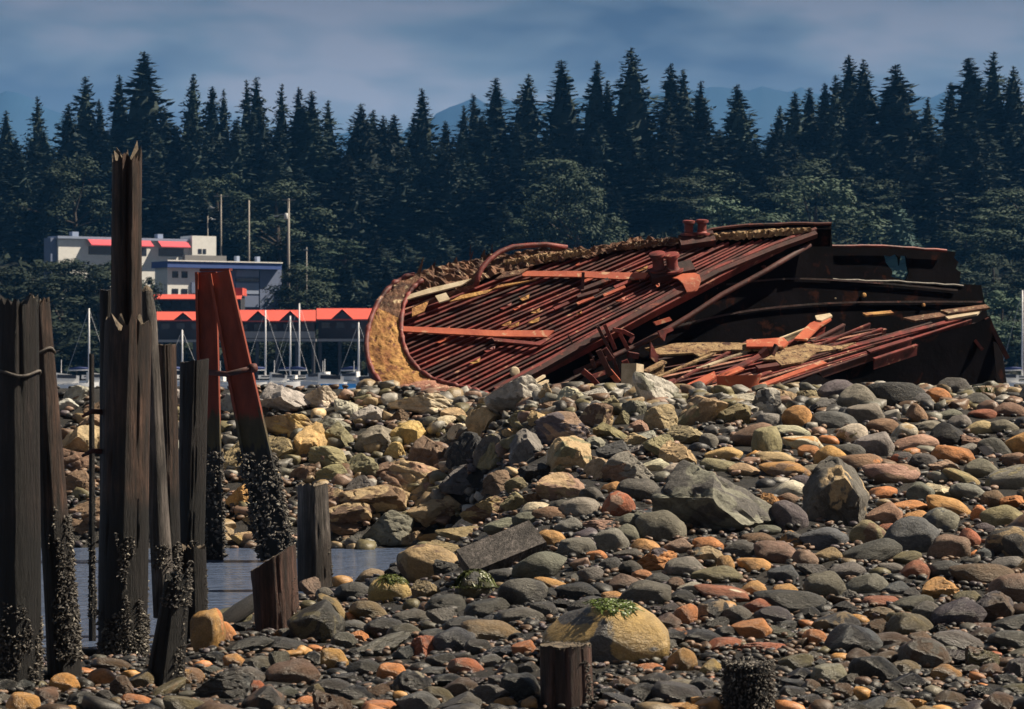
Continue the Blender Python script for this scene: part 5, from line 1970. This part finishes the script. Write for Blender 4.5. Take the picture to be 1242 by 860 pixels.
for x0, x1 in ((244, 249), (250.5, 255)):
    face(MB(), x0, 300, x1, 306, D1 - 1.25, .1).build("window", M["glass"], b1)
for x0, y0, x1 in ((93, 283, 101), (206, 283, 213)):
    face(MB(), x0, y0, x1, 289, D1 + 3, 1.5).build("roof_vent", M["lightblue"], rf1)
face(MB(), 215, 308, 272, 316, D1 - 4, 1).build("terrace", M["greywood"], b1)

# blue-roofed building
D2 = 515
b1.rotation_euler = (0, 0, R(33))
b2 = empty("harbour_building", P(270, 375, D2), "two-storey white and blue-grey building with a flat blue roof above the red sheds", "building")
face(MB(), 196, 324, 240, 396, D2, 5).build("wall", M["white"], b2)
face(MB(), 240, 325, 322, 396, D2 + .6, 4.4).build("cladding", M["bluegrey"], b2, )
face(MB(), 322, 322, 352, 396, D2 + .2, 4.8).build("cladding", M["bluegrey"], b2)
rf2 = face(MB(), 191, 318, 346, 325.5, D2 - 1.2, 6.4).build("roof", M["blueroof"], b2)
face(MB(), 190, 316.6, 347, 318, D2 - 1.4, 6.8).build("roof_edge", M["white"], rf2)
for y0, y1 in ((330, 338), (351, 357)):
    for x0 in (202, 214.5):
        w = face(MB(), x0, y0, x0 + 8, y1, D2 - .08, .1).build("window", M["glass"], b2)
face(MB(), 227, 343, 241, 356, D2 - .3, .4).build("door", M["bluegrey"], b2)
for y0, y1, m_ in ((320 + 7, 335, "lightblue"), (337, 341, "glass"), (343, 356, "lightblue"), (358, 372, "bluegrey")):
    face(MB(), 290, y0, 321, y1, D2 + .3, .3).build("balcony_panel" if m_ != "glass" else "window", M[m_], b2)
for x0 in (247, 262, 276):
    face(MB(), x0, 331, x0 + 9, 340, D2 + .5, .12).build("window", M["glass"], b2)
for x0 in (306, 334):
    face(MB(), x0, 310, x0 + 4, 317, D2 + 4, 1).build("roof_vent", M["lightblue"], rf2)
b2.rotation_euler = (0, 0, R(33))
# red awning range below
D3 = 500
b3 = empty("waterside_cafe", P(250, 375, D3), "low waterside building with a straight red awning below the white and blue building", "building")
mb = MB()
a, b_, c, d = P(186, 357, D3), P(294, 357, D3), P(292, 362.5, D3 - 2.2), P(186, 362.5, D3 - 2.2)
mb.add([a, b_, c, d] + [p - Vector((0, 0, .2)) for p in (a, b_, c, d)], [(0, 1, 2, 3), (7, 6, 5, 4), (0, 3, 7, 4), (1, 5, 6, 2), (2, 6, 7, 3), (0, 4, 5, 1)])
mb.build("awning", M["redroof"], b3)
face(MB(), 188, 359, 292, 395, D3 + .2, 8).build("wall", M["darkwood"], b3)
face(MB(), 270, 349, 294, 358, D3 - .5, 8).build("dormer", M["redroof"], b3)
for x0 in (196, 219, 242, 268):
    face(MB(), x0, 364, x0 + 12, 374, D3 + .12, .1).build("window", M["glass"], b3)


def shed(label, x0, x1, yt, yb, D, gables, floor_y, posts, rail=None):
    """dock shed: red roof with gable fronts, dark walls, on posts"""
    b = empty("boat_shed", P((x0 + x1) / 2, 466, D), label, "boat shed", "red-roofed sheds over the water")
    a, b_, c, d = P(x0, yt, D + 2), P(x1, yt, D + 2), P(x1, yb, D - 2), P(x0, yb, D - 2)
    mb = MB()
    th = Vector((0, 0, .18))
    mb.add([a, b_, c, d] + [p - th for p in (a, b_, c, d)], [(0, 1, 2, 3), (7, 6, 5, 4), (0, 3, 7, 4), (1, 5, 6, 2), (2, 6, 7, 3), (0, 4, 5, 1)])
    e, f_ = P(x1, yb, D + 6), P(x0, yb, D + 6)
    mb.add([b_, a, f_, e], [(0, 1, 2, 3)])
    roof = mb.build("roof", M["redroof"], b)
    for gx, gw in gables:
        mb = MB()
        l_, r_, t_ = P(gx - gw, yb + .5, D - 2.6), P(gx + gw, yb + .5, D - 2.6), P(gx, yt + .8, D - 2.6)
        back = Vector((0, 4.5, 0))
        mb.add([l_, t_, t_ + back, l_ + back, r_, r_ + back], [(0, 1, 2, 3), (1, 4, 5, 2)])
        gr_ = mb.build("gable_roof", M["redroof"], roof)
        MB().poly([l_ + Vector((.3, .3, .1)), r_ + Vector((-.3, .3, .1)), t_ + Vector((0, .3, -.3))], .1, (0, -1, 0)).build("gable_front", M["darkwood"], b)
    wl = face(MB(), x0 + 2, yb + 1, x1 - 2, floor_y, D + .5, 4).build("wall", M["darkwood"], b)
    for i in range(int((x1 - x0) // 18)):
        face(MB(), x0 + 6 + i * 18, yb + 4, x0 + 16 + i * 18, yb + 11, D + .4, .15).build("window", M["glass"], wl)
    face(MB(), x0, floor_y, x1, floor_y + 3, D - 2.5, 8).build("deck", M["greywood"], b)
    for x in posts:
        q0, q1 = P(x, floor_y + 2, D - 2), P(x, 470, D - 2)
        MB().tube([q0, Vector((q1.x, q1.y, -1.2))], .28, 8).build("post", M["darkwood"], b)
    if rail:
        face(MB(), rail[0], 402, rail[1], 410, D - 2.7, .15).build("railing", M["greywood"], b)


shed("red-roofed boat shed seen between the pilings and the rusty beams", 190, 262, 378, 388, 425, [(222, 12)], 412, (196, 216, 236, 256), None)
shed("red-roofed boat shed with two gables just right of the rusty beams", 284, 383, 376, 389, 424, [(313, 14), (352, 14)], 411, (290, 312, 336, 360, 380), (292, 382))
shed("red-roofed boat shed with one gable beside the wreck's bow", 384, 458, 374, 387, 426, [(415, 14)], 411, (388, 412, 436, 455), None)

# ------------------------------------------------------------------ utility poles
M["pole"] = plain("pole_wood", (0.30, 0.27, 0.24))
M["metal"] = plain("pale_metal", (0.6, 0.6, 0.6), .4)


def upole(label, px, ytop, ybase, D, arm=None, trans=None, lamp=None, rad=.16, name="utility_pole", cat="utility pole"):
    t = P(px, ytop, D)
    gz = far_z(t.x, D)
    r = empty(name, (t.x, D, gz), label, cat)
    MB().tube([Vector((t.x, D, gz - .5)), t], [rad, rad * .7], 10).build("pole", M["pole"], r, smooth=True)
    if arm:
        y, w = arm
        MB().bar(P(px - w, y, D - .2), P(px + w, y, D - .2), .14, .16).build("crossarm", M["pole"], r)
    if trans:
        c = P(px - 3, trans, D - .45)
        MB().lathe(c - Vector((0, 0, .55)), (0, 0, 1), [(0, .28), (.05, .32), (.95, .32), (1.05, .2)], 12).build("transformer", M["metal"], r, smooth=True)
    for (lx, ly) in lamp or ():
        h = P(lx, ly, D)
        s = Vector((t.x, D, h.z - .3))
        la = MB().tube([s, (s + h) / 2 + Vector((0, 0, .5)), h], .05, 6).build("lamp_arm", M["metal"], r, smooth=True)
        MB().bar(h - Vector((.45, 0, 0)), h + Vector((.35, 0, 0)), .3, .16).build("lamp_head", M["metal"], la)
    return r


upole("tall utility pole with a crossarm, transformer and lamp behind the dark rounded tree", 350, 241, 318, 505, (242.5, 8), 262, [(335, 262)], .28)
upole("bare slim pole rising behind the blue roof", 302, 243, 312, 530, None, None, None, .2)
upole("faint utility pole with a crossarm above the long white building", 268, 236, 284, 572, (238, 9), None, None, .2)
upole("street lamp with two arms above the white building's right end", 252, 262, 284, 560, None, None, [(258, 252), (259, 266)], .12, "street_lamp", "street lamp")
upole("slim lamp post glinting right of the dark rounded tree", 372, 300, 330, 498, None, None, [(371, 303)], .12, "street_lamp", "street lamp")

# ------------------------------------------------------------------ boats
M["hull"] = plain("white_hull", (0.80, 0.80, 0.80), .35)
M["mast"] = plain("alloy_mast", (0.72, 0.72, 0.74), .4)
M["bluecover"] = plain("blue_cover", (0.02, 0.22, 0.62), .6)
M["navy"] = plain("navy_canvas", (0.02, 0.04, 0.16), .7)


def hull_mb(c, ln, wd, ht, head):
    """lofted hull, bow towards head (angle)"""
    ca, sa = math.cos(head), math.sin(head)
    rows = []
    for i in range(13):
        u = i / 12
        w = wd * (1 - max(0, (u - .45) / .55) ** 2.2) * (0.8 + .2 * min(1, u / .3))
        zt = ht * (0.85 + 0.3 * u * u)
        row = []
        for k in range(9):
            a = math.pi * k / 8
            lx = (u - .5) * ln * (1 if k not in (3, 4, 5) else .94)
            ly = math.cos(a) * w / 2
            z = zt - (zt + .35) * math.sin(a) ** .8
            row.append(Vector((c.x + lx * ca - ly * sa, c.y + lx * sa + ly * ca, c.z + z)))
        rows.append(row)
    mb = MB().grid(rows)
    n = len(mb.v)
    mb.f.append(tuple(range(0, 9)))
    deck = [r[0] for r in rows] + [r[-1] for r in rows[::-1]]
    mb.add([p - Vector((0, 0, .03)) for p in deck], [tuple(range(len(deck)))])
    return mb


def yacht(label, px, ytop, D, ln=8.5, head=0.3, cover="navy", sail=True):
    c = P(px, 0, D)
    c.z = 0
    ln *= .72
    r = empty("sailing_boat", c, label, "sailing boat", "boats moored in the harbour")
    hull_mb(c, ln, ln * .3, .75, head).build("hull", M["hull"], r, smooth=True, sharp=40)
    ca, sa = math.cos(head), math.sin(head)
    loc = lambda u, v, z: Vector((c.x + u * ca - v * sa, c.y + u * sa + v * ca, z))
    cb = MB().bar(loc(-ln * .15, 0, 1.15), loc(ln * .2, 0, 1.15), ln * .18, .5, (0, 0, 1), ln * .12, .4).build("cabin", M["hull"], r)
    MB().bar(loc(-ln * .10, 0, 1.2), loc(ln * .12, 0, 1.2), ln * .185, .16).build("cabin_window", M["glass"], cb)
    top = P(px, ytop, D)
    ms = MB().tube([Vector((c.x, c.y, .9)), Vector((top.x, c.y, top.z))], [.15, .10], 8).build("mast", M["mast"], r, smooth=True)
    MB().tube([loc(0, 0, 2.1), loc(-ln * .42, 0, 2.05)], .09, 8).build("boom", M["mast"], ms, smooth=True)
    if sail:
        MB().tube([loc(-.1, 0, 2.3), loc(-ln * .2, 0, 2.35), loc(-ln * .4, 0, 2.25)], [.2, .22, .12], 8).build("sail_cover", M[cover], r, smooth=True)
    for u in (ln * .47, -ln * .48):
        MB().tube([loc(u, 0, 1.1), Vector((top.x, c.y, top.z - .1))], .018, 5).build("stay", M["mast"], ms)
    return r


yacht("sailing boat whose pale mast leans a little right of the rusty beams", 322, 376, 392, 9, .2)
yacht("sailing boat with the shorter of two close masts above the pale grey boulder", 352, 383, 385, 8, 2.8)
yacht("sailing boat with the taller of two close masts above the pale grey boulder", 363, 368, 402, 9.5, .1)
yacht("sailing boat moored beside the wreck's bow", 435, 391, 372, 8, -.25)
yacht("sailing boat seen between the flat-topped and saw-cut pilings", 221, 400, 398, 8, .4)
yacht("sailing boat behind the thin mussel-covered pole", 108, 374, 388, 9, .1)
yacht("sailing boat cut by the right edge of the view beyond the wreck", 1240, 352, 380, 9, .1)


def motor(label, px, D, ln, head, cover=None):
    c = P(px, 0, D)
    c.z = 0
    r = empty("motor_boat", c, label, "motor boat", "boats moored in the harbour")
    hull_mb(c, ln, ln * .36, .9, head).build("hull", M["hull"], r, smooth=True, sharp=40)
    ca, sa = math.cos(head), math.sin(head)
    loc = lambda u, v, z: Vector((c.x + u * ca - v * sa, c.y + u * sa + v * ca, z))
    if cover:
        MB().bar(loc(-ln * .45, 0, 1.0), loc(ln * .3, 0, 1.1), ln * .34, .5, (0, 0, 1), ln * .2, .3).build("cover", M[cover], r)
    else:
        cb = MB().bar(loc(-ln * .2, 0, 1.4), loc(ln * .18, 0, 1.3), ln * .26, 1.1, (0, 0, 1), ln * .2, .7).build("cabin", M["hull"], r)
        MB().bar(loc(-ln * .17, 0, 1.6), loc(ln * .13, 0, 1.55), ln * .27, .35).build("cabin_window", M["glass"], cb)
        MB().tube([loc(-ln * .1, 0, 1.9), loc(-ln * .1, 0, 3.2)], .04, 6).build("aerial", M["mast"], r)
    return r


motor("small boat under a bright blue cover, seen above the crest rocks", 414, 215, 3.6, .15, "bluecover")
motor("white cabin boat moored behind the blue-covered one", 402, 262, 6, .1)
motor("white motor boat near the wreck's bow", 447, 235, 5, 3.0)
motor("white motor boat with its bow under the rusty wreck's bow plating", 462, 285, 6, .2)
motor("white motor boat beyond the boat sheds' posts", 385, 330, 6.5, 2.9)
motor("white cabin boat beyond the wreck's right tip", 1219, 300, 7, .1)
motor("white motor boat seen between the black pilings and the thin pole", 82, 280, 6, .2)
motor("white motor boat seen beside the rusty beams' foot", 293, 285, 5, .1)
motor("white motor boat nearest the tallest piling's left side", 120, 300, 6, .3)
motor("small white boat tied below the two-gabled boat shed", 338, 300, 4.5, .2)
motor("small white boat with its stern under the single-gabled boat shed", 424, 345, 5.5, 2.9)
motor("small white boat between the saw-cut piling and the rusty beams", 262, 330, 5, 3.0)
c = P(443, 0, 190)
c.z = .12
o = MB().lathe(c - Vector((0, 0, .4)), (0, 0, 1), [(0, .1), (.12, .28), (.35, .38), (.58, .28), (.7, .1), (.78, .05)], 16).build("mooring_buoy", M["awning"], origin=c, smooth=True)
tag(o, "small red mooring buoy floating in front of the wreck's bow", "buoy")

# ------------------------------------------------------------------ weed and grass
M["weed"] = attr_mat("seaweed", .4)


def tuft(name, label, cat, px, py, n, wpx, hpx, cols, hang=False, seed=1, on=None, lift=0.0):
    """grass blades on the ground, or weed strands lying over the top of a rock"""
    q = random.Random(seed)
    if on:
        cc, ra, rb, rc = next(r["dims"] for r in rocks if (r["px"], r["py"]) == on)
        c = cc + Vector((lift, -.25 * rb, rc))
        D = cc.y
    else:
        D = hit(px, py) or 43
        c = P(px, py, D)
    k = D / F
    mb = MB()
    for i in range(n):
        a = q.uniform(0, 6.283)
        rr = q.random() ** .6
        dx, dy = math.cos(a) * rr * wpx * k * .5, math.sin(a) * rr * wpx * k * .5
        ln = hpx * k * q.uniform(.35, 1.0)
        w = .010 * q.uniform(.6, 1.4)
        if on:
            # strand creeping over the stone, in a random direction that tends downhill
            b_ = a + q.uniform(-1.4, 1.4)
            pts = []
            for j in range(5):
                u = j / 4
                x, y = dx + lift + math.cos(b_ + u) * ln * u, dy - .25 * rb + math.sin(b_ + u) * ln * u
                e = max(.02, 1 - (x / ra) ** 2 - (y / rb) ** 2)
                pts.append((cc + Vector((x, y, rc * math.sqrt(e) * .97 + .012 + q.uniform(-.006, .01))), 1 - u * .6))
            s = Vector((math.cos(b_ + 1.57), math.sin(b_ + 1.57), q.uniform(-.4, .4))) * w
        else:
            lean = Vector((math.cos(a) * rr + q.uniform(-.4, .4), math.sin(a) * rr - .2, 0)) * .7
            p = c + Vector((dx, dy * .8, q.uniform(-.02, .02)))
            s = Vector((math.cos(a + 1.57), math.sin(a + 1.57), 0)) * w
            pts = [(p + lean * ln * (j / 3) ** 2 + Vector((0, 0, (j / 3) * ln * (1 - .35 * j / 3))), 1 - j / 3 * .8) for j in range(4)]
        vs = []
        for pt, ww in pts:
            vs += [pt - s * ww, pt + s * ww]
        mb.add(vs, [(2 * j, 2 * j + 1, 2 * j + 3, 2 * j + 2) for j in range(len(pts) - 1)], q.choice(cols))
    o = mb.build(name, M["weed"], origin=c, colors=True)
    tag(o, label, cat)


GR = [(.05, .11, .02), (.10, .17, .03), (.16, .20, .05), (.03, .06, .015)]
tuft("grass_tuft", "tuft of green grass on the crest between two orange stones", "grass", 1200, 482, 110, 40, 24, GR, seed=1)
tuft("grass_tuft", "small green tuft among cobbles below the pale banded cobble", "grass", 1096, 556, 50, 26, 16, GR, seed=2)
tuft("seaweed", "green seaweed draped over the top of the great mottled yellow boulder", "seaweed", 746, 742, 420, 52, 14, [(.10, .15, .03), (.15, .20, .05), (.07, .10, .02)], True, 3, (735, 777), .05)
tuft("seaweed", "green seaweed hanging over the dark boulder left of the grey timber block", "seaweed", 574, 700, 420, 40, 20, [(.07, .085, .025), (.12, .14, .045), (.04, .04, .015)], True, 4, (576, 716), 0.0)
tuft("seaweed", "sparse green weed on the side of the round yellow cobble", "seaweed", 477, 728, 140, 20, 16, [(.09, .11, .025), (.13, .15, .04)], True, 5, (473, 720), .03)
tuft("seaweed", "olive weed lying among pebbles below the brown flat slab", "seaweed", 1130, 752, 90, 56, 14, [(.10, .10, .03), (.17, .15, .06)], False, 6)
